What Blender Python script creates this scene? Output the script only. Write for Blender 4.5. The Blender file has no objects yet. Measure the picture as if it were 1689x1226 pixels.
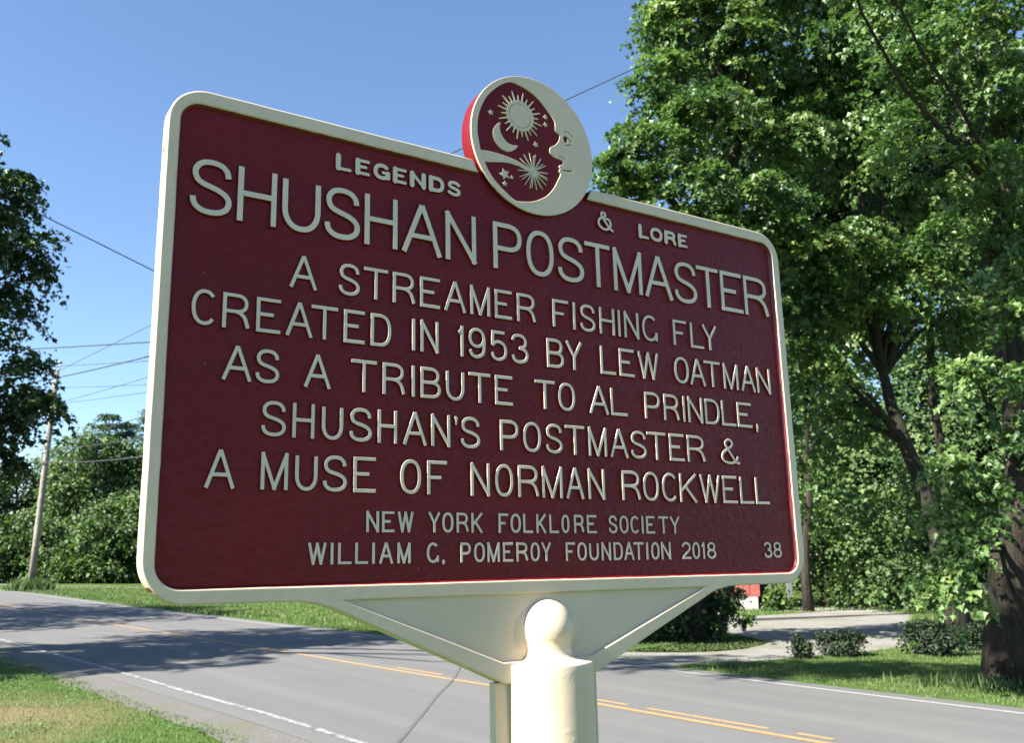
import bpy, bmesh, math, random
import numpy as np
from mathutils import Vector, Matrix
from mathutils import noise as mnoise

R = math.radians
scene = bpy.context.scene
col = scene.collection

# ------------------------------------------------------------------ camera, sky, sun, exposure
CAM_H = 1.6
PITCH = math.atan(312.0 / 1527.0)
cam_d = bpy.data.cameras.new('camera')
cam = bpy.data.objects.new('camera', cam_d)
col.objects.link(cam)
cam.location = (0, 0, CAM_H)
cam.rotation_euler = (math.pi / 2 + PITCH, 0, 0)
cam_d.sensor_width = 36.0
cam_d.lens = 1527.0 / 1689.0 * 36.0
cam_d.clip_start = 0.05
cam_d.clip_end = 2000
cam_d.dof.use_dof = True
cam_d.dof.focus_distance = 1.0
cam_d.dof.aperture_fstop = 22.0
scene.camera = cam

# axes of the marker (x along its face, y into it, z up the post); it leans a little
SX = Vector((0.83905681, 0.54392206, 0.01150934))
SY = Vector((-0.54357024, 0.83902132, -0.02397125))
SZ = Vector((-0.02269507, 0.01385711, 0.99964639))
SO = Vector((-0.44355332, 0.68464139, 1.58043946))
SUN_EL = R(40)
GRAZE = 0.011
sd = (-SX * math.cos(SUN_EL) + SZ * math.sin(SUN_EL) - SY * GRAZE).normalized()

sun_d = bpy.data.lights.new('sun', 'SUN')
sun_d.energy = 5.0
sun_d.angle = R(0.53)
sun_d.color = (1.0, 0.95, 0.86)
sun = bpy.data.objects.new('sun', sun_d)
col.objects.link(sun)
sun.rotation_euler = sd.to_track_quat('Z', 'Y').to_euler()
sun.location = (-30, -20, 40)

world = bpy.data.worlds.new('World')
scene.world = world
world.use_nodes = True
wn = world.node_tree
bg = wn.nodes['Background']
sky = wn.nodes.new('ShaderNodeTexSky')
sky.sky_type = 'NISHITA'
sky.sun_disc = False
sky.sun_elevation = math.asin(sd.z)
sky.sun_rotation = math.atan2(sd.x, sd.y)
sky.altitude = 200
sky.air_density = 1.0
sky.dust_density = 0.2
sky.ozone_density = 4.2
bg.inputs['Strength'].default_value = 0.060
wn.links.new(sky.outputs['Color'], bg.inputs['Color'])

scene.view_settings.view_transform = 'Standard'
scene.view_settings.look = 'None'
scene.view_settings.exposure = 2.05
scene.view_settings.gamma = 1.0
scene.view_settings.use_curve_mapping = False
scene.render.engine = 'CYCLES'
scene.cycles.max_bounces = 8
scene.cycles.transparent_max_bounces = 12

rng = np.random.default_rng(11)
random.seed(11)

# ------------------------------------------------------------------ helpers
FW = Vector((0, math.cos(PITCH), math.sin(PITCH)))
UP = Vector((0, -math.sin(PITCH), math.cos(PITCH)))

def ray(px, py):
    return FW * 1527.0 + Vector((1, 0, 0)) * (px - 844.5) - UP * (py - 613.0)

def spot(px, py, z=0.0):
    """ground point seen in a given direction"""
    d = ray(px, py)
    t = (z - CAM_H) / d.z
    return Vector((0, 0, CAM_H)) + d * t

def at(px, py, y):
    """point at distance y in front of the photographer"""
    d = ray(px, py)
    return Vector((0, 0, CAM_H)) + d * (y / d.y)

def tag(o, label=None, cat=None, group=None, kind=None):
    if label: o['label'] = label
    if cat: o['category'] = cat
    if group: o['group'] = group
    if kind: o['kind'] = kind
    return o

def empty(name, loc=(0, 0, 0), rz=0.0):
    o = bpy.data.objects.new(name, None)
    o.empty_display_size = 0.1
    col.objects.link(o)
    o.location = loc
    o.rotation_euler = (0, 0, rz)
    return o

def mesh_obj(name, verts, faces, mats, parent=None, smooth=False, fmat=None):
    me = bpy.data.meshes.new(name)
    me.from_pydata([tuple(v) for v in verts], [], faces)
    if not isinstance(mats, (list, tuple)): mats = [mats]
    for m in mats: me.materials.append(m)
    if fmat is not None: me.polygons.foreach_set('material_index', fmat)
    if smooth: me.polygons.foreach_set('use_smooth', [True] * len(me.polygons))
    me.update()
    o = bpy.data.objects.new(name, me)
    col.objects.link(o)
    if parent: o.parent = parent
    return o

def np_mesh(name, V, L, n_per, mat, parent=None, tint=None, smooth=False, normals=None):
    """V (n,3), L (f,n_per) index array -> object"""
    me = bpy.data.meshes.new(name)
    nf = len(L)
    me.vertices.add(len(V)); me.vertices.foreach_set('co', np.ascontiguousarray(V, dtype=np.float32).ravel())
    me.loops.add(nf * n_per); me.loops.foreach_set('vertex_index', np.ascontiguousarray(L, dtype=np.int32).ravel())
    me.polygons.add(nf)
    me.polygons.foreach_set('loop_start', np.arange(0, nf * n_per, n_per, dtype=np.int32))
    me.polygons.foreach_set('loop_total', np.full(nf, n_per, dtype=np.int32))
    if smooth: me.polygons.foreach_set('use_smooth', np.ones(nf, dtype=bool))
    if tint is not None:
        a = me.attributes.new('tint', 'FLOAT', 'FACE')
        a.data.foreach_set('value', np.ascontiguousarray(tint, dtype=np.float32))
    me.update(calc_edges=True)
    me.validate()
    me.materials.append(mat)
    o = bpy.data.objects.new(name, me)
    col.objects.link(o)
    if parent: o.parent = parent
    return o

def box(bm, x0, x1, y0, y1, z0, z1):
    vs = [bm.verts.new((x, y, z)) for x in (x0, x1) for y in (y0, y1) for z in (z0, z1)]
    for f in ((0, 1, 3, 2), (4, 6, 7, 5), (0, 4, 5, 1), (2, 3, 7, 6), (0, 2, 6, 4), (1, 5, 7, 3)):
        bm.faces.new([vs[i] for i in f])

def bm_obj(name, bm, mat, parent=None, smooth=False, bevel=0.0):
    bmesh.ops.recalc_face_normals(bm, faces=bm.faces)
    me = bpy.data.meshes.new(name)
    bm.to_mesh(me); bm.free()
    for m in (mat if isinstance(mat, (list, tuple)) else [mat]): me.materials.append(m)
    if smooth: me.polygons.foreach_set('use_smooth', [True] * len(me.polygons))
    o = bpy.data.objects.new(name, me)
    col.objects.link(o)
    if parent: o.parent = parent
    if bevel:
        b = o.modifiers.new('bevel', 'BEVEL'); b.width = bevel; b.segments = 2; b.limit_method = 'ANGLE'
    return o

def tube_arrays(pts, rad, n=8):
    pts = [Vector(p) for p in pts]
    V = []; Fs = []
    for i, p in enumerate(pts):
        a = pts[max(i - 1, 0)]; b = pts[min(i + 1, len(pts) - 1)]
        t = (b - a).normalized()
        ref = Vector((0, 0, 1)) if abs(t.z) < .9 else Vector((1, 0, 0))
        u = t.cross(ref).normalized(); v = t.cross(u)
        r = rad[i] if hasattr(rad, '__len__') else rad
        for k in range(n):
            an = 2 * math.pi * k / n
            V.append(p + (u * math.cos(an) + v * math.sin(an)) * r)
    for i in range(len(pts) - 1):
        for k in range(n):
            a = i * n + k; b = i * n + (k + 1) % n
            Fs.append((a, b, b + n, a + n))
    Fs.append(tuple(range(n))[::-1]); Fs.append(tuple((len(pts) - 1) * n + k for k in range(n)))
    return V, Fs

def tube(name, pts, rad, mat, parent=None, n=8, wob=0.0):
    V, Fs = tube_arrays(pts, rad, n)
    if wob:
        V = [v + Vector(mnoise.noise_vector(v * 3.1)) * wob for v in V]
    return mesh_obj(name, V, Fs, mat, parent, smooth=True)

def catmull(P, sub=8, closed=False):
    P = [np.array(p, float) for p in P]
    n = len(P); out = []
    rngi = range(n) if closed else range(n - 1)
    for i in rngi:
        if closed: a, b, c, d = P[(i - 1) % n], P[i], P[(i + 1) % n], P[(i + 2) % n]
        else: a, b, c, d = P[max(i - 1, 0)], P[i], P[i + 1], P[min(i + 2, n - 1)]
        for k in range(sub):
            t = k / sub
            out.append(.5 * ((2 * b) + (-a + c) * t + (2 * a - 5 * b + 4 * c - d) * t * t + (-a + 3 * b - 3 * c + d) * t ** 3))
    if not closed: out.append(P[-1])
    return out

# ------------------------------------------------------------------ material helpers
def new_mat(name):
    m = bpy.data.materials.new(name); m.use_nodes = True
    nt = m.node_tree
    return m, nt, nt.nodes['Principled BSDF']

def N(nt, t, **kw):
    n = nt.nodes.new(t)
    for k, v in kw.items(): setattr(n, k, v)
    return n

def noise_tex(nt, scale, detail=4, rough=.55, coord='Object', vec=None, dist=0.0):
    tc = N(nt, 'ShaderNodeTexCoord')
    n = N(nt, 'ShaderNodeTexNoise')
    n.inputs['Scale'].default_value = scale; n.inputs['Detail'].default_value = detail
    n.inputs['Roughness'].default_value = rough; n.inputs['Distortion'].default_value = dist
    nt.links.new(vec if vec is not None else tc.outputs[coord], n.inputs['Vector'])
    return n

def ramp(nt, src, stops):
    r = N(nt, 'ShaderNodeValToRGB')
    e = r.color_ramp.elements
    e[0].position, e[0].color = stops[0][0], (*stops[0][1], 1)
    e[1].position, e[1].color = stops[-1][0], (*stops[-1][1], 1)
    for p, c in stops[1:-1]:
        q = e.new(p); q.color = (*c, 1)
    nt.links.new(src, r.inputs['Fac'])
    return r

def mix(nt, fac, a, b):
    m = N(nt, 'ShaderNodeMix', data_type='RGBA')
    for inp, v in ((m.inputs[0], fac), (m.inputs[6], a), (m.inputs[7], b)):
        if isinstance(v, bpy.types.NodeSocket): nt.links.new(v, inp)
        elif isinstance(v, (int, float)): inp.default_value = v
        else: inp.default_value = (*v, 1)
    return m.outputs[2]

def bump(nt, h, strength, dist, prev=None):
    b = N(nt, 'ShaderNodeBump')
    b.inputs['Strength'].default_value = strength; b.inputs['Distance'].default_value = dist
    nt.links.new(h, b.inputs['Height'])
    if prev is not None: nt.links.new(prev, b.inputs['Normal'])
    return b.outputs['Normal']

def simple(name, color, rough=.6, scale=8, var=.18, bstr=.2, bdist=.005, coord='Object', spec=.4, metallic=0):
    m, nt, p = new_mat(name)
    n = noise_tex(nt, scale, 5, coord=coord)
    c1 = tuple(c * (1 - var) for c in color); c2 = tuple(min(1, c * (1 + var)) for c in color)
    r = ramp(nt, n.outputs['Fac'], [(.3, c1), (.7, c2)])
    nt.links.new(r.outputs['Color'], p.inputs['Base Color'])
    p.inputs['Roughness'].default_value = rough
    p.inputs['Specular IOR Level'].default_value = spec
    p.inputs['Metallic'].default_value = metallic
    if bstr: nt.links.new(bump(nt, n.outputs['Fac'], bstr, bdist), p.inputs['Normal'])
    return m

CREAM = (.535, .442, .318)
BURG = (.132, .0042, .0065)

def cream_mat():
    m, nt, p = new_mat('cream_enamel')
    big = noise_tex(nt, 9, 3)
    r = ramp(nt, big.outputs['Fac'], [(.3, tuple(c * .94 for c in CREAM)), (.7, tuple(c * 1.04 for c in CREAM))])
    # little specks of dirt
    sp = noise_tex(nt, 160, 2)
    rs = ramp(nt, sp.outputs['Fac'], [(.74, (0, 0, 0)), (.80, (1, 1, 1))])
    c = mix(nt, rs.outputs['Color'], r.outputs['Color'], (.50, .47, .36))
    nt.links.new(c, p.inputs['Base Color'])
    p.inputs['Roughness'].default_value = .38
    p.inputs['Specular IOR Level'].default_value = .45
    n2 = noise_tex(nt, 60, 3); n3 = noise_tex(nt, 420, 2)
    b1 = bump(nt, n2.outputs['Fac'], .16, .0008)
    nt.links.new(bump(nt, n3.outputs['Fac'], .12, .0003, b1), p.inputs['Normal'])
    return m

def burg_mat(name='burgundy_enamel', wrinkle=1.0):
    m, nt, p = new_mat(name)
    big = noise_tex(nt, 6, 3)
    r = ramp(nt, big.outputs['Fac'], [(.3, (BURG[0] * .86, BURG[1] * .9, BURG[2] * .9)), (.7, (BURG[0] * 1.12, BURG[1] * 1.15, BURG[2] * 1.1))])
    sp = noise_tex(nt, 230, 1)
    rs = ramp(nt, sp.outputs['Fac'], [(.78, (0, 0, 0)), (.84, (1, 1, 1))])
    nt.links.new(mix(nt, rs.outputs['Color'], r.outputs['Color'], (.26, .12, .12)), p.inputs['Base Color'])
    p.inputs['Roughness'].default_value = .38
    p.inputs['Specular IOR Level'].default_value = .22
    if wrinkle:
        n1 = noise_tex(nt, 105, 4, .62, dist=1.2); n2 = noise_tex(nt, 520, 2)
        b = bump(nt, n1.outputs['Fac'], .8 * wrinkle, .0020)
        nt.links.new(bump(nt, n2.outputs['Fac'], .25 * wrinkle, .0005, b), p.inputs['Normal'])
    return m

def brushed_edge_mat():
    """casting wall: burgundy brushed up to a wavering line, cream beyond it (y is depth)"""
    m, nt, p = new_mat('burgundy_to_cream_edge')
    tc = N(nt, 'ShaderNodeTexCoord'); sep = N(nt, 'ShaderNodeSeparateXYZ')
    nt.links.new(tc.outputs['Object'], sep.inputs[0])
    n = noise_tex(nt, 55, 3, .6)
    mul = N(nt, 'ShaderNodeMath', operation='MULTIPLY_ADD'); mul.inputs[1].default_value = .0030; mul.inputs[2].default_value = -.0004
    nt.links.new(n.outputs['Fac'], mul.inputs[0])
    gt = N(nt, 'ShaderNodeMath', operation='GREATER_THAN')
    nt.links.new(sep.outputs[1], gt.inputs[0]); nt.links.new(mul.outputs[0], gt.inputs[1])
    nt.links.new(mix(nt, gt.outputs[0], CREAM, BURG), p.inputs['Base Color'])
    p.inputs['Roughness'].default_value = .4
    nb = noise_tex(nt, 120, 2)
    nt.links.new(bump(nt, nb.outputs['Fac'], .3, .0008), p.inputs['Normal'])
    return m

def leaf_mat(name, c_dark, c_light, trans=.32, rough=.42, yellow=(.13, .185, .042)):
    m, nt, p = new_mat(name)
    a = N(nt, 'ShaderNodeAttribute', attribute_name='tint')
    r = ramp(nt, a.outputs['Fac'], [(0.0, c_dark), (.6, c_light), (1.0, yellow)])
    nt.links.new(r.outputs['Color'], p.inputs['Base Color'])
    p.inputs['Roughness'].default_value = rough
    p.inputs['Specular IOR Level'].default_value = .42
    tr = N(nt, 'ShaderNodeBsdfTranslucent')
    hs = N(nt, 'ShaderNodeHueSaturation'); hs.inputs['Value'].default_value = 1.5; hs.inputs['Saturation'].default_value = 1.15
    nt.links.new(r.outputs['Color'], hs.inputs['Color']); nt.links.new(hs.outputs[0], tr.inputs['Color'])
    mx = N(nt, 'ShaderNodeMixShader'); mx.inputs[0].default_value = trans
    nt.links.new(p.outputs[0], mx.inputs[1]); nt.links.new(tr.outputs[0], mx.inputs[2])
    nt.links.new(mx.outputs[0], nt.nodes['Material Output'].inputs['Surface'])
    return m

M_cream = cream_mat()
CREAM_RIM = CREAM; CREAM = (.62, .52, .40)
M_letter = cream_mat(); M_letter.name = 'cream_letter_enamel'; CREAM = CREAM_RIM
M_burg = burg_mat()
def cream_cast_mat():
    m = cream_mat(); m.name = 'cream_cast_post'; nt = m.node_tree; p = nt.nodes['Principled BSDF']
    v = noise_tex(nt, 75, 2, .4); rv = ramp(nt, v.outputs['Fac'], [(.62, (0, 0, 0)), (.70, (1, 1, 1))])
    w = noise_tex(nt, 22, 4, .6)
    prev = p.inputs['Normal'].links[0].from_socket
    b = bump(nt, w.outputs['Fac'], .10, .002, prev)
    nt.links.new(bump(nt, rv.outputs['Color'], .15, .0008, b), p.inputs['Normal'])
    return m
M_cream_post = cream_cast_mat()
M_burg_flat = burg_mat('burgundy_enamel_smooth', .25)
M_edge = brushed_edge_mat()
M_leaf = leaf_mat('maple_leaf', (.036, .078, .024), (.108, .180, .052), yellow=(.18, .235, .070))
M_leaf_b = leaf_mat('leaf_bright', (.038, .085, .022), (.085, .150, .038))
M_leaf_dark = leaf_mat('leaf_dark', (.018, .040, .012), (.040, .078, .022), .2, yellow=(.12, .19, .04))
M_leaf_far = leaf_mat('forest_leaf', (.030, .064, .018), (.076, .130, .036), .24, .6)
M_needle = leaf_mat('pine_needles', (.05, .085, .05), (.09, .14, .08), .15, .6, yellow=(.12, .17, .09))
M_yew = leaf_mat('yew_needles', (.007, .017, .007), (.018, .036, .012), .08, .7, yellow=(.04, .06, .02))
M_grass = leaf_mat('grass_blade', (.058, .105, .024), (.105, .158, .042), .3, .6, yellow=(.185, .165, .085))
M_clover = leaf_mat('clover_leaf', (.06, .13, .04), (.11, .19, .075), .3, .5)
M_weed = leaf_mat('roadside_weed', (.035, .07, .02), (.065, .11, .033), .3, .6)
def bark_mat(name, c):
    m, nt, p = new_mat(name)
    tc = N(nt, 'ShaderNodeTexCoord'); mp = N(nt, 'ShaderNodeMapping'); mp.inputs['Scale'].default_value = (1, 1, .16)
    nt.links.new(tc.outputs['Object'], mp.inputs[0])
    n1 = noise_tex(nt, 16, 6, .65, vec=mp.outputs[0], dist=.6); n2 = noise_tex(nt, 2.2, 4)
    r = ramp(nt, n1.outputs['Fac'], [(.32, tuple(x * .35 for x in c)), (.52, c), (.72, tuple(x * 1.7 for x in c))])
    nt.links.new(mix(nt, ramp(nt, n2.outputs['Fac'], [(.45, (0, 0, 0)), (.7, (.5, .5, .5))]).outputs['Color'], r.outputs['Color'], (c[0] * .8, c[1] * 1.15, c[2] * .9)), p.inputs['Base Color'])
    p.inputs['Roughness'].default_value = .95; p.inputs['Specular IOR Level'].default_value = .2
    nt.links.new(bump(nt, n1.outputs['Fac'], 1.0, .06), p.inputs['Normal'])
    return m
M_bark = bark_mat('bark', (.036, .028, .022))  # darkened so the thick trunk's deep shade is in the bark colour
M_bark_dark = bark_mat('bark_dark', (.034, .028, .022))
# ------------------------------------------------------------------ the ground, road and gravel
CL = [(-60, 84), (-40, 61), (-26.5, 45.2), (-15.9, 31.4), (-10.6, 24.9), (-7.7, 21.4), (-5.5, 18.8), (-3.7, 16.7), (-1.5, 14.0), (0.1, 12.1), (1.9, 9.8), (4.2, 6.9), (8, 2.0), (15, -7), (28, -24)]
cl = np.array(catmull(CL, 10))
dif = np.gradient(cl, axis=0); dif /= np.linalg.norm(dif, axis=1)[:, None]
nrm = np.stack([-dif[:, 1], dif[:, 0]], 1)      # left of travel; travel goes to the right/near -> left is the far side
def off(d): return cl + nrm * d
cum = np.concatenate([[0], np.cumsum(np.linalg.norm(np.diff(cl, axis=0), axis=1))])

def strip(name, d0, d1, z, mat, parent=None, s0=0, s1=None, wob=0.0, seed=0):
    s1 = cum[-1] if s1 is None else s1
    A = off(d0); B = off(d1)
    if wob:
        w = np.array([mnoise.noise(Vector((c * .9, seed, 0))) + .5 * mnoise.noise(Vector((c * 3, seed, 5))) for c in cum]) * wob
        A = A + nrm * w[:, None]
    ss = np.concatenate([[s0], cum[(cum > s0) & (cum < s1)], [s1]])
    f = lambda P: np.stack([np.interp(ss, cum, P[:, 0]), np.interp(ss, cum, P[:, 1])], 1)
    A, B = f(A), f(B)
    V = [(a[0], a[1], z) for a in A] + [(b[0], b[1], z) for b in B]
    n = len(ss)
    F_ = [(i, i + n, i + n + 1, i + 1) for i in range(n - 1)]
    o = mesh_obj(name, V, F_, mat, parent)
    if o.data.polygons[0].normal.z < 0: o.data.flip_normals()
    return o

def soil_mat():
    m, nt, p = new_mat('turf')
    n1 = noise_tex(nt, .35, 4, coord='Object'); n2 = noise_tex(nt, 6, 5); n3 = noise_tex(nt, 60, 3)
    g = ramp(nt, n2.outputs['Fac'], [(.3, (.045,.085,.018)), (.5, (.065,.115,.025)), (.72, (.085,.135,.034))])
    dry = ramp(nt, n1.outputs['Fac'], [(.56, (0, 0, 0)), (.70, (.5, .5, .5))])
    c = mix(nt, dry.outputs['Color'], g.outputs['Color'], (.14,.135,.055))
    # a dried-out patch on the near verge
    tc = N(nt, 'ShaderNodeTexCoord')
    mp = N(nt, 'ShaderNodeMapping'); mp.inputs['Location'].default_value = (5.85, -9.9, 0)
    nt.links.new(tc.outputs['Object'], mp.inputs[0])
    ln = N(nt, 'ShaderNodeVectorMath', operation='LENGTH'); nt.links.new(mp.outputs[0], ln.inputs[0])
    ad = N(nt, 'ShaderNodeMath', operation='MULTIPLY_ADD'); ad.inputs[1].default_value = 2.2
    nn = noise_tex(nt, 1.1, 4)
    nt.links.new(nn.outputs['Fac'], ad.inputs[0]); nt.links.new(ln.outputs['Value'], ad.inputs[2])
    rr = ramp(nt, ad.outputs[0], [(.0, (1, 1, 1)), (1.0, (0, 0, 0))])
    mr = N(nt, 'ShaderNodeMapRange'); mr.inputs['From Min'].default_value = 1.9; mr.inputs['From Max'].default_value = 3.3
    mr.inputs['To Min'].default_value = .85; mr.inputs['To Max'].default_value = 0
    nt.links.new(ad.outputs[0], mr.inputs['Value'])
    c = mix(nt, mr.outputs[0], c, (.20,.155,.085))
    nt.nodes.remove(rr)
    nt.links.new(c, p.inputs['Base Color'])
    p.inputs['Roughness'].default_value = .95; p.inputs['Specular IOR Level'].default_value = .1
    nt.links.new(bump(nt, n3.outputs['Fac'], .9, .04), p.inputs['Normal'])
    return m

def asphalt_mat():
    m, nt, p = new_mat('worn_asphalt')
    n1 = noise_tex(nt, .55, 5); n2 = noise_tex(nt, 5, 6, .7); n3 = noise_tex(nt, 140, 3, .7)
    c = ramp(nt, n1.outputs['Fac'], [(.3, (.090, .090, .091)), (.7, (.107, .106, .103))]).outputs['Color']
    c = mix(nt, ramp(nt, n2.outputs['Fac'], [(.35, (0, 0, 0)), (.75, (.45, .45, .45))]).outputs['Color'], c, (.123,.12,.114))
    c = mix(nt, ramp(nt, n3.outputs['Fac'], [(.3, (0, 0, 0)), (.8, (.7, .7, .7))]).outputs['Color'], c, (.16,.157,.153))
    d = ramp(nt, n3.outputs['Fac'], [(.22, (1, 1, 1)), (.38, (0, 0, 0))]).outputs['Color']
    c = mix(nt, d, c, (.05,.05,.053))
    tc = N(nt, 'ShaderNodeTexCoord'); vr = N(nt, 'ShaderNodeVectorRotate', rotation_type='Z_AXIS'); mp = N(nt, 'ShaderNodeMapping')
    vr.inputs['Angle'].default_value = R(52.5); mp.inputs['Scale'].default_value = (.04, 1.4, 1)
    nt.links.new(tc.outputs['Object'], vr.inputs['Vector']); nt.links.new(vr.outputs[0], mp.inputs[0])
    st = noise_tex(nt, 1.3, 4, .6, vec=mp.outputs[0])
    c = mix(nt, ramp(nt, st.outputs['Fac'], [(.36, (.35, .35, .35)), (.55, (0, 0, 0))]).outputs['Color'], c, (.085, .084, .084))
    c = mix(nt, ramp(nt, st.outputs['Fac'], [(.55, (0, 0, 0)), (.72, (.35, .35, .35))]).outputs['Color'], c, (.145, .142, .137))
    nt.links.new(c, p.inputs['Base Color'])
    p.inputs['Roughness'].default_value = .85; p.inputs['Specular IOR Level'].default_value = .25
    nt.links.new(bump(nt, n3.outputs['Fac'], .6, .006), p.inputs['Normal'])
    return m

def gravel_mat(name, a, b, sc=45):
    m, nt, p = new_mat(name)
    tc = N(nt, 'ShaderNodeTexCoord'); vo = N(nt, 'ShaderNodeTexVoronoi'); vo.inputs['Scale'].default_value = sc
    nt.links.new(tc.outputs['Object'], vo.inputs['Vector'])
    bw = N(nt, 'ShaderNodeRGBToBW'); nt.links.new(vo.outputs['Color'], bw.inputs[0])
    c = ramp(nt, bw.outputs[0], [(.1, a), (.9, b)]).outputs['Color']
    n1 = noise_tex(nt, .7, 5, .6)
    c = mix(nt, ramp(nt, n1.outputs['Fac'], [(.45, (0, 0, 0)), (.68, (.75, .75, .75))]).outputs['Color'], c, (.12,.125,.06))
    nt.links.new(c, p.inputs['Base Color'])
    p.inputs['Roughness'].default_value = .95
    nt.links.new(bump(nt, vo.outputs['Distance'], .8, .02), p.inputs['Normal'])
    return m

def worn_paint(name, color, lo=.38, hi=.52, scale=16, under=(.10,.10,.10)):
    m, nt, p = new_mat(name)
    n = noise_tex(nt, scale, 6, .75)
    nt.links.new(mix(nt, ramp(nt, n.outputs['Fac'], [(lo, (0, 0, 0)), (hi, (1, 1, 1))]).outputs['Color'], under, color), p.inputs['Base Color'])
    p.inputs['Roughness'].default_value = .7
    return m

M_soil = soil_mat()
M_asphalt = asphalt_mat()
M_gravel = gravel_mat('pale_gravel', (.13,.124,.113), (.26,.25,.232))
M_shoulder = gravel_mat('shoulder_grit', (.095,.092,.086), (.185,.178,.165), 90)
M_white = worn_paint('worn_white_paint', (.33,.325,.31), .42, .60, 7)
M_white2 = worn_paint('road_white_paint', (.27,.27,.26), .3, .48)
M_yellow = worn_paint('road_yellow_paint', (.34,.20,.075), .32, .50, 22)
M_yellow2 = worn_paint('worn_yellow_paint', (.32,.20,.085), .34, .48, 14)
M_dark_line = simple('dark_line', (.086,.085,.084), .7, 20, .2, .3)

# ground: fine near the road, coarse to the horizon
xs = np.concatenate([[-900, -400, -200, -120], np.arange(-80, 60.1, 2), [90, 150, 300, 600, 900]])
ys = np.concatenate([[-300, -80, -30], np.arange(-10, 100.1, 2), [130, 200, 400, 800, 1200]])
V = [(x, y, 0.0) for y in ys for x in xs]
nx = len(xs)
Fg = [(j * nx + i, j * nx + i + 1, (j + 1) * nx + i + 1, (j + 1) * nx + i) for j in range(len(ys) - 1) for i in range(nx - 1)]
ground = tag(mesh_obj('ground', V, Fg, M_soil), kind='structure')

ROAD_N, ROAD_F = -3.55, 3.45
road = tag(strip('road', ROAD_N, ROAD_F, .008, M_asphalt), kind='structure')
shoulder = tag(strip('road_shoulder', -4.15, -3.2, .004, M_shoulder, wob=.14, seed=3), kind='structure')
strip('edge_line', -3.26, -3.18, .012, M_white, road)
strip('edge_line', 3.03, 3.12, .012, M_white2, road)
strip('centre_line', -.05, .05, .012, M_yellow, road)
sxy = lambda px, py: float(cum[np.argmin(np.linalg.norm(off(.2) - np.array(spot(px, py)[:2]), axis=1))])
dashes = []
for (a, b) in (((655, 1101), (735, 1113)), ((990, 1157), (1035, 1163)), ((1062, 1169), (1106, 1177)), ((1122, 1179), (1140, 1182)), ((1154, 1184), (1276, 1206)), ((1300, 1210), (1345, 1217)), ((1362, 1221), (1385, 1225)), ((1405, 1228), (1520, 1249))):
    s_a, s_b = sorted((sxy(*a), sxy(*b)))
    dashes.append((s_a, max(s_b, s_a + .05)))
for (a, b) in dashes:
    strip('centre_line_remnant', .17, .25, .012, M_yellow2, road, a, b)
# thin line across the near lane, slightly darker than the asphalt
p0, p1 = spot(775, 1085), spot(560, 1345)
t_ = (p1 - p0).normalized(); n_ = Vector((-t_.y, t_.x, 0)) * .026
line_pts = []
for k in range(25):
    q = p0.lerp(p1, k / 24); w_ = mnoise.noise(q * .6) * .05
    wd = .6 + .5 * abs(mnoise.noise(q * 2.1))
    line_pts.append((q + n_ * wd + n_.normalized() * w_, q - n_ * wd + n_.normalized() * w_))
mesh_obj('dark_line', [(v.x, v.y, .0125) for s in line_pts for v in s], [(2 * i, 2 * i + 1, 2 * i + 3, 2 * i + 2) for i in range(24)], M_dark_line, road)

def flat_poly(name, pts, z, mat, parent=None, wob=.12, sub=4):
    P = catmull([(p[0], p[1]) for p in pts], sub, True)
    V = []
    for p in P:
        v = Vector((p[0], p[1], 0)); w = Vector(mnoise.noise_vector(v * 1.7)) * wob
        V.append((v.x + w.x, v.y + w.y, z))
    bm = bmesh.new(); vs = [bm.verts.new(v) for v in V]; bm.faces.new(vs)
    bmesh.ops.triangulate(bm, faces=bm.faces)
    o = bm_obj(name, bm, mat, parent)
    if o.data.polygons[0].normal.z < 0: o.data.flip_normals()
    return o

drive_px = [(940, 1096), (1010, 1103), (1075, 1104), (1150, 1096), (1240, 1092), (1320, 1086), (1420, 1076), (1490, 1068), (1500, 1052), (1492, 1032), (1500, 1014), (1420, 1009), (1330, 1012), (1240, 1017), (1195, 1020), (1180, 1028), (1195, 1042), (1235, 1052), (1268, 1060), (1240, 1070), (1160, 1077), (1060, 1077), (985, 1078)]
drive_pts = [spot(*p) for p in drive_px]
drive = tag(flat_poly('gravel_driveway', drive_pts, .0035 + .001, M_gravel), kind='structure')
pad = tag(flat_poly('concrete_pad', [spot(*p) for p in [(1300, 1010), (1400, 1011), (1480, 1008), (1470, 1002), (1380, 1003), (1305, 1004)]], .009, simple('pad_concrete', (.26,.25,.23), .9, 4, .1, .2), wob=.05), kind='structure')
track = tag(flat_poly('gravel_track', [spot(*p) for p in [(-120, 963), (60, 969), (200, 971), (420, 976), (560, 982), (560, 978), (420, 972), (200, 967), (60, 965), (-120, 959)]], .005, M_gravel, wob=.1), kind='structure')

# ------------------------------------------------------------------ grass and weeds
def in_poly(P, poly):
    poly = np.array([(p[0], p[1]) for p in poly]); x, y = P[:, 0], P[:, 1]
    inside = np.zeros(len(P), bool); j = len(poly) - 1
    for i in range(len(poly)):
        xi, yi = poly[i]; xj, yj = poly[j]
        c = ((yi > y) != (yj > y)) & (x < (xj - xi) * (y - yi) / (yj - yi + 1e-12) + xi)
        inside ^= c; j = i
    return inside

def road_offset(P):
    out = np.empty(len(P))
    for a in range(0, len(P), 20000):
        Q = P[a:a + 20000]
        d = ((Q[:, None, :] - cl[None]) ** 2).sum(2); k = d.argmin(1)
        out[a:a + 20000] = ((Q - cl[k]) * nrm[k]).sum(1)
    return out

def view_ok(P, m=1.15):
    """keep what the neighbourhood of the photograph's view can see"""
    r = P[:, 0] / np.maximum(P[:, 1], .1)
    return (P[:, 1] > 6) & (np.abs(r) < .553 * m + .06)

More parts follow.
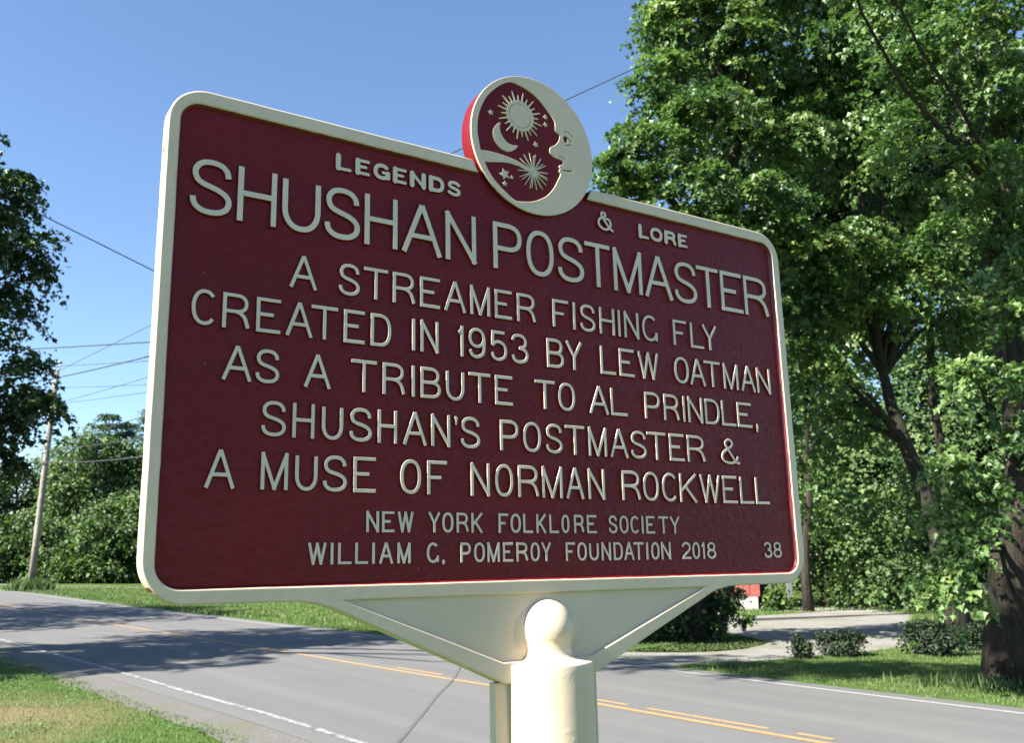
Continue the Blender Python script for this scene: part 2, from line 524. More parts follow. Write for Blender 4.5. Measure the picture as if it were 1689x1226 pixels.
def blades(name, P, h, w, mat, lean=.35, tint=None, seed=1):
    g = np.random.default_rng(seed); n = len(P)
    a = g.uniform(0, 2 * np.pi, n); d = np.stack([np.cos(a), np.sin(a), np.zeros(n)], 1)
    b = g.uniform(0, 2 * np.pi, n); l = np.stack([np.cos(b), np.sin(b), np.zeros(n)], 1) * g.uniform(0, lean, n)[:, None]
    hh = (h * g.uniform(.55, 1.35, n))[:, None]
    base = np.column_stack([P, np.zeros(n)])
    ww = w * g.uniform(.7, 1.3, n)[:, None]
    V = np.empty((n, 3, 3))
    V[:, 0] = base - d * ww; V[:, 1] = base + d * ww; V[:, 2] = base + l * hh + np.array([0, 0, 1]) * hh
    L = np.arange(n * 3).reshape(n, 3)
    if tint is None: tint = np.clip(g.normal(.45, .25, n), 0, 1)
    return np_mesh(name, V.reshape(-1, 3), L, 3, mat, tint=tint)

def scatter(n, x0, x1, y0, y1, seed):
    g = np.random.default_rng(seed)
    return np.column_stack([g.uniform(x0, x1, n), g.uniform(y0, y1, n)])

def fnoise(P, s, seed=0):
    return np.array([mnoise.noise(Vector((p[0] * s, p[1] * s, seed))) for p in P])

# near verge (left), short mown lawn
P = scatter(260000, -13, 0, 6, 24, 5)
o_ = road_offset(P)
edge = -3.95 + .13 * fnoise(P, 2.4)
P = P[(o_ < edge) & view_ok(P)]
keep = np.random.default_rng(1).uniform(size=len(P)) < np.clip(1.25 - P[:, 1] / 26, .25, 1)
P = P[keep]
dn = np.hypot(P[:, 0] + 5.6, P[:, 1] - 9.6) + 1.3 * fnoise(P, .9)
gg = np.random.default_rng(2)
tn = np.clip(gg.normal(.42, .22, len(P)) + np.clip(1.9 - dn, 0, 1) * .55, 0, 1)
thin = gg.uniform(size=len(P)) > np.clip(2.0 - dn, 0, 1) * .55
tag(blades('verge_grass', P[thin], .026, .0045, M_grass, .8, tn[thin], 3), kind='stuff', label='short mown grass on the near verge at lower left', cat='grass')
# clover specks on it
P = scatter(30000, -9, 0, 6, 17, 8); o_ = road_offset(P)
P = P[(o_ < -4.1) & view_ok(P) & (fnoise(P, .8, 4) > .05)][:5000]
n = len(P); g = np.random.default_rng(9)
a = g.uniform(0, 6.28, n); s = g.uniform(.010, .018, n)[:, None]
c0 = np.column_stack([P, g.uniform(.025, .045, n)])
u_ = np.column_stack([np.cos(a), np.sin(a), g.normal(0, .3, n)]) * s; v_ = np.column_stack([-np.sin(a), np.cos(a), g.normal(0, .3, n)]) * s
V = np.stack([c0 - u_, c0 - v_, c0 + u_, c0 + v_], 1).reshape(-1, 3)
tag(np_mesh('clover_patch', V, np.arange(n * 4).reshape(n, 4), 4, M_clover, tint=g.uniform(0, 1, n)), kind='stuff', label='pale clover leaves scattered through the near verge', cat='clover')

tb = spot(1668, 1128); g = np.random.default_rng(45)
w4 = np.column_stack([tb.x + g.normal(0, .55, 1600), tb.y - .25 + g.normal(0, .28, 1600)])
tag(blades('trunk_foot_weeds', w4, .16, .014, M_weed, .9, None, 10), kind='stuff', label='weeds round the foot of the thick trunk at the right edge', cat='weeds')
# far side of the road: lawn strip and the field, thinning with distance
P = np.vstack([scatter(330000, -14, 14, 8, 24, 12), scatter(150000, -34, 18, 24, 62, 13)])
o_ = road_offset(P)
ok = (o_ > 3.55 + .1 * fnoise(P, 2.1)) & view_ok(P) & ~in_poly(P, drive_pts)
P = P[ok]
big = P[:, 1] > 24
gg = np.random.default_rng(21)
tn = np.clip(gg.normal(.42, .22, len(P)) + .25 * fnoise(P, .35, 7), 0, 1)
tag(blades('lawn_grass', P[~big], .034, .006, M_grass, .7, tn[~big], 6), kind='stuff', label='sunlit mown lawn between the road and the gravel driveway', cat='grass')
tag(blades('field_grass', P[big], .07, .016, M_grass, .6, tn[big], 7), kind='stuff', label='longer grass of the field beyond the road at left', cat='grass')
# rough weeds along the far edge of the asphalt (left half) and round the pole
w1 = scatter(160000, -30, 4, 14, 52, 31); o_ = road_offset(w1)
cl_n = fnoise(w1, .55, 3)
w1 = w1[~in_poly(w1, drive_pts) & (o_ > 3.5) & (o_ < 4.6) & view_ok(w1) & (cl_n > .02) & (np.random.default_rng(5).uniform(size=len(w1)) < .6)]
tag(blades('roadside_weeds', w1, .13, .013, M_weed, .7, None, 8), kind='stuff', label='tufts of taller weeds along the far edge of the road', cat='weeds')
w3 = scatter(60000, -12, -1, 8, 20, 33); o_ = road_offset(w3)
w3 = w3[(o_ < -3.9) & (o_ > -4.2) & view_ok(w3) & (fnoise(w3, 1.6, 6) > .22)]
tag(blades('verge_weeds', w3, .05, .006, M_weed, .8, np.clip(np.random.default_rng(6).normal(.7, .2, len(w3)), 0, 1), 12), kind='stuff', label='ragged grass tufts at the edge of the near shoulder', cat='weeds')
pole_base = spot(50, 975)
g = np.random.default_rng(44)
w2 = np.column_stack([g.normal(pole_base.x, .42, 2200), g.normal(pole_base.y, .4, 2200)])
tag(blades('pole_foot_weeds', w2, .55, .03, M_weed, .6, None, 9), kind='stuff', label='tall weed tuft round the foot of the utility pole', cat='weeds')
# ------------------------------------------------------------------ foliage
def leaf_cloud(C, Nn, D, S, shape='lobed', g=None):
    """leaves at centres C with normals Nn, directions D (tip), sizes S -> verts, loops (quads), two per leaf"""
    n = len(C)
    D = D - (D * Nn).sum(1)[:, None] * Nn
    D /= np.linalg.norm(D, axis=1)[:, None] + 1e-9
    W = np.cross(D, Nn)
    S = S[:, None]
    if shape == 'lobed':   # base, side lobe, notch, tip per half -> quads sharing the rib
        fold = .22
        pts = [(0, -.5, 0), (.52, -.12, fold), (.20, .12, fold * .5), (0, .55, 0), (-.52, -.12, fold), (-.20, .12, fold * .5)]
        quads = [(0, 1, 2, 3), (0, 3, 5, 4)]
    else:
        fold = .15
        pts = [(0, -.5, 0), (.30, 0, fold), (0, .5, -.08), (-.30, 0, fold)]
        quads = [(0, 1, 2, 3)]
    k = len(pts)
    V = np.empty((n, k, 3))
    for i, (a, b, c) in enumerate(pts):
        V[:, i] = C + S * (W * a + D * b + Nn * c)
    L = (np.arange(n) * k)[:, None, None] + np.array(quads)[None]
    return V.reshape(-1, 3), L.reshape(-1, 4), len(quads)

def make_crown(name, sprays, n_leaf, size, mat, parent, seed, spread=.42, flat=.42, shape='lobed', up=.55, bright=0.0):
    """sprays: array of (x,y,z, outward x,y,z, radius)"""
    g = np.random.default_rng(seed)
    sp = np.repeat(sprays, n_leaf, axis=0)
    n = len(sp)
    out = sp[:, 3:6]
    # squash perpendicular to a tilted plane: flat drooping sprays
    upv = np.array([0, 0, 1.0])
    tilt = np.repeat(g.normal(0, .34, (len(sprays), 3)), n_leaf, axis=0)
    ax = out * .6 + upv + tilt; ax /= np.linalg.norm(ax, axis=1)[:, None]
    # leaves sit along a few twigs that fan out of each spray
    NT = 7
    e1 = np.cross(ax, np.array([.31, .95, .05])); e1 /= np.linalg.norm(e1, axis=1)[:, None]; e2 = np.cross(ax, e1)
    phi = np.repeat(g.uniform(0, 2 * np.pi, (len(sprays), 1)) + np.arange(NT)[None] * 2 * np.pi / NT + g.normal(0, .25, (len(sprays), NT)), 1, axis=0)
    tl = g.uniform(.55, 1.25, (len(sprays), NT)); tv = g.normal(0, .35 * flat / .3, (len(sprays), NT))
    si = np.repeat(np.arange(len(sprays)), n_leaf); ti = g.integers(0, NT, n)
    ph = phi[si, ti]; t_ = g.uniform(.05, 1, n) ** .7; rr_ = t_ * tl[si, ti] * spread * 1.75
    dirv = e1 * np.cos(ph)[:, None] + e2 * np.sin(ph)[:, None]
    side = np.cross(dirv, ax)
    jit = np.clip(g.normal(0, 1, (n, 3)), -1.8, 1.8)
    off_ = dirv * (rr_ + jit[:, 0] * .10 * spread)[:, None] + side * (jit[:, 1] * .20 * spread)[:, None] + ax * ((jit[:, 2] * .13 + tv[si, ti] * t_) * spread)[:, None]
    rad = np.linalg.norm(off_, axis=1)[:, None]
    off_[:, 2] -= (rad[:, 0] ** 2) * .28 / max(spread, .1)
    C = sp[:, :3] + off_ * sp[:, 6:7]
    Nn = ax * (up + .25) + out * .2 + g.normal(0, .42, (n, 3)); Nn /= np.linalg.norm(Nn, axis=1)[:, None]
    D = off_ / (rad + 1e-6) + g.normal(0, .5, (n, 3)) + np.array([0, 0, -.55])
    S = size * g.uniform(.55, 1.35, n)
    V, L, q = leaf_cloud(C, Nn, D, S, shape)
    ts = np.repeat(g.normal(.38 + bright, .20, len(sprays)), n_leaf) + g.normal(0, .13, n)
    return np_mesh(name, V, L, 4, mat, parent, tint=np.repeat(np.clip(ts, 0, 1), q))

def lobe_sprays(lobes, dens, g, r_sp=(.8, 1.2), inner=.35):
    """lobes: (centre, (rx,ry,rz)); sprays over the shells, some inside"""
    out = []
    for c, r in lobes:
        r = np.array(r, float); c = np.array(c, float)
        area = 4 * math.pi * ((r[0] * r[1]) ** 1.6 / 3 + (r[0] * r[2]) ** 1.6 / 3 + (r[1] * r[2]) ** 1.6 / 3) ** (1 / 1.6)
        n = max(6, int(area * dens))
        d = g.normal(0, 1, (n, 3)); d /= np.linalg.norm(d, axis=1)[:, None]
        k = np.where(g.uniform(size=n) < inner, g.uniform(.3, .8, n), g.uniform(.8, 1.08, n))
        # broken outline
        k *= 1 + .16 * np.array([mnoise.noise(Vector((v[0] * 2.2 + c[0], v[1] * 2.2, v[2] * 2.2 + c[2]))) for v in d])
        p = c + d * r * k[:, None]
        o = d / r; o /= np.linalg.norm(o, axis=1)[:, None]
        out.append(np.column_stack([p, o, g.uniform(*r_sp, n)]))
    return np.vstack(out)

def limb_path(a, b, n=7, sag=.0, wob=.12):
    a, b = Vector(a), Vector(b); L = (b - a).length; pts = []
    for i in range(n):
        t = i / (n - 1); p = a.lerp(b, t)
        w = Vector(mnoise.noise_vector(p * .6 + Vector((L, 0, 0)))) * wob * L * math.sin(math.pi * t) * .5
        p = p + w + Vector((0, 0, sag * L * math.sin(math.pi * t)))
        pts.append(p)
    return pts

def tree(name, base, label, cat, group, trunk_top, r0, lobes, dens, n_leaf, size, mat, seed, bark=None, limbs=True, spread=.42, shape='lobed', r_top=None, inner=.35, bright=0.0, limb_r=None, flat=.42):
    bark = bark or M_bark
    root = empty(name, base)
    tag(root, label, cat, group)
    b = Vector(base)
    L = lambda v: Vector(v) - b
    g = np.random.default_rng(seed)
    pts = limb_path(b + Vector((0, 0, -.15)), trunk_top, 9, 0, .10)
    rt = r_top or r0 * .35
    rad = [r0 * (1.35 if i == 0 else (1.08 if i == 1 else 1)) * (1 - i / 8) + rt * (i / 8) for i in range(9)]
    tube('trunk', [L(p) for p in pts], rad, bark, root, 12, .04 * min(1, r0 * 3))
    if limbs:
        for c, r in lobes:
            c = Vector(c)
            j = 7 if c.z > 8.4 and r0 < .35 and r0 > .3 else min(range(2, 8), key=lambda i: abs((pts[i].z) - (c.z - (c - pts[i]).length * .55)))
            lr = (limb_r or r0 * .42)
            pth = limb_path(pts[j], c, 7, .05, .16)
            tube('branch', [L(p) for p in pth], [lr * (1 - .8 * i / 6) for i in range(7)], bark, root, 7, .02)
    sp = lobe_sprays([(L(c), r) for c, r in lobes], dens, g, inner=inner)
    make_crown('crown', sp, n_leaf, size, mat, root, seed + 1, spread, flat, shape, bright=bright)
    return root

def px_lobe(px, py, y, rpx, ry=None, fz=.85):
    c = at(px, py, y); r = rpx / 1527.0 * y
    return (tuple(c), (r, ry or r, r * fz))

# --- big trees on the right
GT = 'broadleaf trees right of the marker'
b1 = spot(1672, 1132); Y1 = b1.y
tree('maple_tree', b1, 'big shade tree with thick trunk standing on the lawn at the right edge', 'tree', GT,
     at(1668, 250, Y1 + .3), .31,
     [px_lobe(1600, 40, Y1 - .3, 110), px_lobe(1700, 150, Y1 - .2, 110), px_lobe(1530, 120, Y1 + .4, 95), px_lobe(1450, 20, Y1 + .8, 90), px_lobe(1760, 420, Y1, 110),
      px_lobe(1520, -150, Y1 + .5, 160), px_lobe(1660, -260, Y1, 200), px_lobe(1850, -100, Y1, 220), px_lobe(1610, 270, Y1 - .5, 70), px_lobe(1640, 360, Y1 - .2, 62), px_lobe(1480, 230, Y1, 70),
      px_lobe(1575, 770, Y1 - 1.2, 34, fz=.75), px_lobe(1625, 815, Y1 - 1.0, 20), px_lobe(1560, 850, Y1 - 1.3, 24), px_lobe(1580, 915, Y1 - 1.3, 20), px_lobe(1560, 960, Y1 - 1.3, 10), px_lobe(1700, 620, Y1 - .8, 40), px_lobe(1655, 520, Y1 - .7, 42, fz=.6), px_lobe(1690, 700, Y1 - .7, 34, fz=.6), px_lobe(1600, 610, Y1 - .9, 26, fz=.6), px_lobe(1665, 440, Y1 - .6, 45, fz=.6), ((2.4, 9.4, 10.0), (1.8, 1.3, .8)), ((3.8, 9.8, 9.4), (1.2, 1.0, .7)), px_lobe(1900, 300, Y1 + 1, 200)],  # the two high lobes above the view are added to shade the trunk
     3.1, 100, .086, M_leaf, 101, M_bark, spread=.25, limb_r=.038, inner=.35, flat=.26)
tube('broken_stub', [(-.30, -.20, .95), (-.42, -.38, 1.12), (-.47, -.46, 1.30)], [.12, .09, .05], simple('bare_wood', (.22, .16, .10), .9, 14, .3, .5), bpy.data.objects['maple_tree'], 8)
b2 = spot(1592, 1052)
tree('leaning_tree', b2, 'tree with two bare leaning limbs behind the big shade tree', 'tree', GT,
     at(1440, 560, b2.y), .24,
     [px_lobe(1400, 230, b2.y, 95), px_lobe(1440, 90, b2.y, 110), px_lobe(1385, 615, b2.y - 1.2, 42, fz=.6), px_lobe(1340, 580, b2.y - 1.0, 40, fz=.6), px_lobe(1345, 470, b2.y - .8, 60, fz=.7),
      px_lobe(1470, 440, b2.y - .8, 75, fz=.55), px_lobe(1560, 400, b2.y - .8, 70, fz=.6), px_lobe(1400, 400, b2.y - 1.0, 70, fz=.7), px_lobe(1440, 500, b2.y - .7, 75, fz=.45), px_lobe(1560, 520, b2.y + 1, 60), px_lobe(1390, 690, b2.y + .2, 34),
      px_lobe(1350, -90, b2.y, 170), px_lobe(1520, -150, b2.y, 180), px_lobe(1620, 330, b2.y + 1, 90), px_lobe(1340, 150, b2.y + .5, 80), px_lobe(1500, 320, b2.y + .3, 75)],
     2.3, 108, .116, M_leaf, 202, M_bark_dark, spread=.31, limb_r=.085, inner=.38, flat=.26)
b4 = spot(1140, 1058)
tree('roadside_maple', b4, 'tall leafy tree whose crown rises right behind the moon emblem', 'tree', GT,
     at(1230, 120, b4.y), .26,
     [px_lobe(1135, 30, b4.y, 75), px_lobe(1090, 30, b4.y - .2, 45), px_lobe(1072, 150, b4.y - .4, 40, fz=.8), px_lobe(1040, 285, b4.y - .9, 42, fz=.6), px_lobe(1050, 215, b4.y - .7, 28, fz=.6), px_lobe(1210, 60, b4.y - .3, 80), px_lobe(1115, 120, b4.y - .5, 62), px_lobe(1170, 190, b4.y - .7, 80), px_lobe(1080, 250, b4.y - .8, 62, fz=.7), px_lobe(1060, 300, b4.y - .9, 48, fz=.6), px_lobe(1140, 320, b4.y - .8, 80, fz=.6),
      px_lobe(1180, 380, b4.y - .4, 90, fz=.6), px_lobe(1290, 210, b4.y, 85), px_lobe(1290, 90, b4.y + .5, 85), px_lobe(1260, 330, b4.y - .7, 80, fz=.7), px_lobe(1230, -110, b4.y, 170), px_lobe(1130, -60, b4.y, 90), px_lobe(1310, 400, b4.y - .5, 70, fz=.7),
      px_lobe(1340, 500, b4.y + .6, 60), px_lobe(1180, -260, b4.y, 120), px_lobe(1200, 560, b4.y, 110), px_lobe(1220, 760, b4.y + .3, 110),
      px_lobe(1020, 262, b4.y - .9, 22, fz=.5), px_lobe(1000, 850, b4.y - 1.2, 80), px_lobe(930, 880, b4.y - 1.2, 60), px_lobe(1060, 900, b4.y - .8, 62), px_lobe(1110, 860, b4.y - .5, 60), px_lobe(1000, 700, b4.y - 1, 90)],  # low lobes unseen behind the marker, added to shade the thicket
     2.2, 108, .122, M_leaf, 303, M_bark_dark, spread=.33, inner=.38, flat=.28)
# low dark thicket under it, with one hanging spray
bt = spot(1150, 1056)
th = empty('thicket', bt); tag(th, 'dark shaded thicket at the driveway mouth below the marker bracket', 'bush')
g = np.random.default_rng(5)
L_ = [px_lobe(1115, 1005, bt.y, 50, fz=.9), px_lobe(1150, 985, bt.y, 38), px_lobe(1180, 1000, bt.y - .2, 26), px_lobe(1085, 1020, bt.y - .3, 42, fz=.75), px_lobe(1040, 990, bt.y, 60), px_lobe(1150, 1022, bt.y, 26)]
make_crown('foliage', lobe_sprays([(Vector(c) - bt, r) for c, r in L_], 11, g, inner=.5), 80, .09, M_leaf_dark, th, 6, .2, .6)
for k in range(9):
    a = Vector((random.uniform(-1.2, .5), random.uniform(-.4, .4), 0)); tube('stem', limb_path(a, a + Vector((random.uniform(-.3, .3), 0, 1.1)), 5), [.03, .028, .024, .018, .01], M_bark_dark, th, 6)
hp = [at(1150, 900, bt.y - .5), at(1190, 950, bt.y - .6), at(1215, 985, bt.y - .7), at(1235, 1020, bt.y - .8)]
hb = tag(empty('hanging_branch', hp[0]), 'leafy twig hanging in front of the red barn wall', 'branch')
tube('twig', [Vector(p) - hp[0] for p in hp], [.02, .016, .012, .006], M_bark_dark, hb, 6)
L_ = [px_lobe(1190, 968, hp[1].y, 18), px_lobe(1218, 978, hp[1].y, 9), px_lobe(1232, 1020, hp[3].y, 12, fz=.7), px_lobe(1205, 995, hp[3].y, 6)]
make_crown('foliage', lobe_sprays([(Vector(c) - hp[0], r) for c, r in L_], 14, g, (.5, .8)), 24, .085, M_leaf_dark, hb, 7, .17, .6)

# trunk just right of the marker's corner
b5 = spot(1334, 1010)
tree('straight_tree', b5, 'dark straight trunk just right of the marker lower corner', 'tree', 'broadleaf trees right of the marker',
     at(1325, 500, b5.y), .15, [px_lobe(1330, 560, b5.y, 120), px_lobe(1400, 450, b5.y + 1, 150), px_lobe(1260, 480, b5.y, 130), px_lobe(1380, 690, b5.y + 2, 70)],
     .8, 90, .19, M_leaf, 404, M_bark_dark, spread=.6)
# understory across the driveway
us = [(1400, 890, 34, 62, 'rounded bright green small tree in the gap beyond the driveway'),
      (1350, 820, 33, 50, 'pale green young tree touching the marker lower right corner'),
      (1460, 920, 32, 70, 'broad light green shrub tree behind the shade tree low branch'),
      (1520, 850, 38, 80, 'darker green understory tree between the two leaning trunks'),
      (1640, 930, 36, 75, 'shaded understory tree seen left of the thick trunk'),
      (1420, 780, 44, 110, 'deep green woodland tree high behind the clearing'),
      (1560, 720, 46, 130, 'dark woodland tree behind the leaning limbs'),
      (1700, 800, 42, 130, 'woodland tree at the far right edge of the picture'),
      (1340, 700, 48, 110, 'woodland tree rising over the barn roof'),
      (1620, 560, 44, 150, 'tall woodland tree behind the thick trunk upper part'),
      (1200, 160, 25, 105, 'dark tree close behind the crown beside the moon emblem'),
      (1350, 260, 26, 120, 'dark tree behind the crowns over the marker right top corner'),
      (1480, 120, 27, 140, 'tall dark tree behind the crowns at the top right'),
      (1640, 240, 25, 150, 'tall dark tree behind the crown of the big shade tree')]
for i, (px, py, y, rp, lb) in enumerate(us):
    c = at(px, py, y); base = Vector((c.x, c.y, 0))
    if i >= 10: base.x = ((1140, 1172, 1548, 1668)[i - 10] - 844.5) / 1527 * c.y
    r = rp / 1527 * y
    lob = [((c.x, c.y, c.z), (r, r, r * .9)), ((c.x + r * .5, c.y, max(c.z - r * .8, r * .6)), (r * .8, r * .8, r * .7)), ((c.x - r * .6, c.y - .3, max(c.z - r * .7, r * .6)), (r * .75, r * .75, r * .7)), ((c.x, c.y, c.z + r * .7), (r * .6, r * .6, r * .6))]
    if c.z > 5: lob += [((c.x + (i % 3 - 1), c.y, c.z * .5), (r, r, c.z * .35))]
    if i >= 10: lob = lob[:4] + [((c.x + .5, c.y, c.z - r * 1.6), (r, r, r)), ((c.x - .3, c.y, c.z + r * 1.3), (r * .7, r * .7, r * .8))]
    tree('woodland_tree', base, lb, 'tree', 'woodland trees beyond the driveway', (c.x, c.y, c.z), .16, lob, .75 if y > 40 else 1.2, 46 if y > 40 else 62, .24 if y > 40 else .15,
         M_leaf if i < 2 else (M_leaf_dark if i >= 10 or i in (3, 4, 6, 8) else M_leaf_far), 500 + i, M_bark_dark, limbs=False, spread=.7, inner=.2)

# --- dark tree on the left, side lit
tl = Vector((-13.2, 15.2, 0))
TLY = 16.0
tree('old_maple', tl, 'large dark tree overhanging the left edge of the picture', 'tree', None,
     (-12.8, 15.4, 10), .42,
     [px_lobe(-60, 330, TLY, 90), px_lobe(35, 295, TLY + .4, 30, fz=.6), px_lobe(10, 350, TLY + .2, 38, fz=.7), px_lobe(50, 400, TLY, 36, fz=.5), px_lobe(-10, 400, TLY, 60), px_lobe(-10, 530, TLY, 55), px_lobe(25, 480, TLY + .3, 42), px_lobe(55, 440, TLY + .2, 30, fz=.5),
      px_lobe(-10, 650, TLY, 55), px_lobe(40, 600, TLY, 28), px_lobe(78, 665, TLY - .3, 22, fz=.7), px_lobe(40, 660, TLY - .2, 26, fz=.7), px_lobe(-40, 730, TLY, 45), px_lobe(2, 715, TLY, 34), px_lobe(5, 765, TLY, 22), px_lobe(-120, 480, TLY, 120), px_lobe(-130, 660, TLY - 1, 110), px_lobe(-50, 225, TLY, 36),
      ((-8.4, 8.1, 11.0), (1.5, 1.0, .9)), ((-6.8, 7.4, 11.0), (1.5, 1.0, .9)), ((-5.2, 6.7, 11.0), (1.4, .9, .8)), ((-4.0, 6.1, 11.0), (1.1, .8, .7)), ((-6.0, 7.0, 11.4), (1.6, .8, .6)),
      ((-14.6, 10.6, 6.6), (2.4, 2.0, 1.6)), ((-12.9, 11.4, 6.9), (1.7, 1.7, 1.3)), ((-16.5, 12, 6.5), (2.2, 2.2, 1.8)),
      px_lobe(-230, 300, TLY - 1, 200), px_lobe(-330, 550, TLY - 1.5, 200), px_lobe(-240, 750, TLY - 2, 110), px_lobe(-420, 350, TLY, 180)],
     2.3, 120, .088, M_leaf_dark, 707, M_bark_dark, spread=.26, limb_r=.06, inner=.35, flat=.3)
# its neighbour just outside the picture, shading the far end of the road
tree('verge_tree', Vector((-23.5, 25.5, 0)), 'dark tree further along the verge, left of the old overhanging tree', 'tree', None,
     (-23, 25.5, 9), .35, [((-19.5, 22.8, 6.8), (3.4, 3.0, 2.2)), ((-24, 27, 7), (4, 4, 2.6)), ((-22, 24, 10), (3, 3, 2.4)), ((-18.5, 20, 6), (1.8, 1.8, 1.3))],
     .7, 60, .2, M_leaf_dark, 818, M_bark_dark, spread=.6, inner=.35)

# --- far wood at the left
def wood_tree(name, base, h, r, label, group, seed, mat, bright=0.0):
    lob = []
    g = np.random.default_rng(seed)
    b = Vector(base)
    nl = 15
    for k in range(nl):
        t = k / (nl - 1); z = h * (.10 + .78 * t); rr = r * (1.0 - .6 * t ** 1.8)
        a = g.uniform(0, 6.28); dd = rr * g.uniform(.45, .75)
        lob.append(((b.x + dd * math.cos(a), b.y + dd * math.sin(a) - .2 * rr, z), (rr * .50, rr * .50, h * .075)))
    lob.append(((b.x, b.y, h * .5), (r * .5, r * .5, h * .38)))
    return tree(name, b, label, 'tree', group, (b.x, b.y, h * .8), .2, lob, .95, 34, .30, mat, seed, M_bark_dark, limbs=False, spread=.55, shape='simple', inner=.1, bright=bright, flat=.55)

GW = 'trees of the wood beyond the field'
wt = [(-60, 95, 3.9, 'dark wood tree at the far left partly behind the old tree', M_leaf_far, -.05), (10, 95, 3.6, 'wood tree at the left picture edge with shaded foot', M_leaf_far, -.02),
      (75, 112, 4.2, 'tall rounded wood tree directly behind the utility pole', M_leaf_far, .05), (140, 122, 4.4, 'highest broadleaf wood tree midway between pole and marker', M_leaf_far, .08),
      (205, 116, 4.2, 'wood tree beside the marker left edge', M_leaf_far, .03), (270, 122, 4.4, 'wood tree hidden mostly behind the marker left edge', M_leaf_far, 0),
      (345, 118, 4.2, 'wood tree behind the marker', M_leaf_far, 0), (430, 120, 4.2, 'second wood tree behind the marker', M_leaf_far, 0), (-130, 118, 4.5, 'wood tree left outside the picture', M_leaf_far, 0)]
for i, (px, hp_, r, lb, m, br) in enumerate(wt):
    b = spot(px, 958); b.y += (i % 3) * 2.0; b.x *= b.y / (b.y - (i % 3) * 2.0)
    wood_tree('wood_tree', b, hp_ / 10.0 * 1.12, r, lb, GW, 900 + i, m, br)
fr = [(20, 3.4, 5.6, 'low rounded tree in front of the wood left of the pole'), (95, 3.0, 5.2, 'low spreading tree in front of the wood right of the pole'), (170, 3.4, 6.4, 'mid height tree in front of the wood with dense leaves'), (228, 3.0, 6.8, 'bushy tree in front of the wood beside the marker'), (-50, 3.2, 6.0, 'low tree in front of the wood outside the left edge'), (300, 3.2, 6.5, 'low tree in front of the wood behind the marker')]
for i, (px, r, h, lb) in enumerate(fr):
    b = spot(px, 962)
    wood_tree('field_edge_tree', b, h, r, lb, 'low trees along the field edge', 950 + i, M_leaf_far, .0 if i % 2 else .08)
# the wood goes on behind the marker: copies of its trees
src = [o for o in list(col.objects) if o.name.startswith('wood_tree')]
for i, px in enumerate((520, 600, 690, 770, 850, 940, 1030, 1110, 1190)):
    o0 = src[2 + i % 5]; c_ = o0.copy(); col.objects.link(c_)
    q = spot(px, 957.5); c_.location = (q.x, q.y + (i % 3) * 2.5, 0); c_.rotation_euler = (0, 0, 1.3 * i); c_.scale = (1, 1, .92 + .05 * (i % 4))
    c_['label'] = 'wood tree beyond the field, wholly behind the marker'
    for ch in o0.children:
        d_ = ch.copy(); col.objects.link(d_); d_.parent = c_
# sumac-like brush at the foot
brush_pts = []
g = np.random.default_rng(77)
sp = []
for px in range(-80, 330, 11):
    b = spot(px + g.uniform(-3, 3), 959.5 + g.uniform(-1, 1)); hh = g.uniform(.3, 1.1)
    for k in range(3): sp.append([b.x + g.normal(0, .5), b.y + g.normal(0, .4), hh * (k + .6) / 3, 0, -.5, .8, g.uniform(.7, 1.1)])
tag(make_crown('brush', np.array(sp), 46, .24, M_weed, None, 78, .7, .6, 'simple'), kind='stuff', label='tangle of brush along the foot of the wood', cat='brush')

# pines showing over the wood
def pine(base, h, r, label, seed):
    root = tag(empty('pine_tree', base), label, 'tree', 'pines behind the wood')
    tube('trunk', [(0, 0, 0), (0, 0, h * .5), (0, 0, h * .98)], [.22, .15, .03], M_bark_dark, root, 8)
    g = np.random.default_rng(seed); sp = []
    z = h * .35
    while z < h:
        rr = r * (1 - (z / h - .35) / .65) ** .7 + .25
        nb = 7
        for k in range(nb):
            a = g.uniform(0, 6.28)
            for t in np.linspace(.3, 1, 4):
                sp.append([math.cos(a) * rr * t, math.sin(a) * rr * t, z + .25 * t * rr * .5, math.cos(a) * .3, math.sin(a) * .3, 1, .8])
        z += h * .06
    make_crown('crown', np.array(sp), 26, .30, M_needle, root, seed, .55, .35, 'simple')
for i, (px, y, h, lb) in enumerate([(160, 96, 17.2, 'tallest pine top above the wood, left of the marker'), (190, 98, 16.6, 'second pine top right of the tallest'), (236, 94, 17.6, 'pine top touching the marker left edge'), (125, 98, 14.5, 'lower pine behind the wood next to the pole')]):
    q = at(px, 925, y); pine((q.x, q.y, 0), h, 3.0, lb, 600 + i)

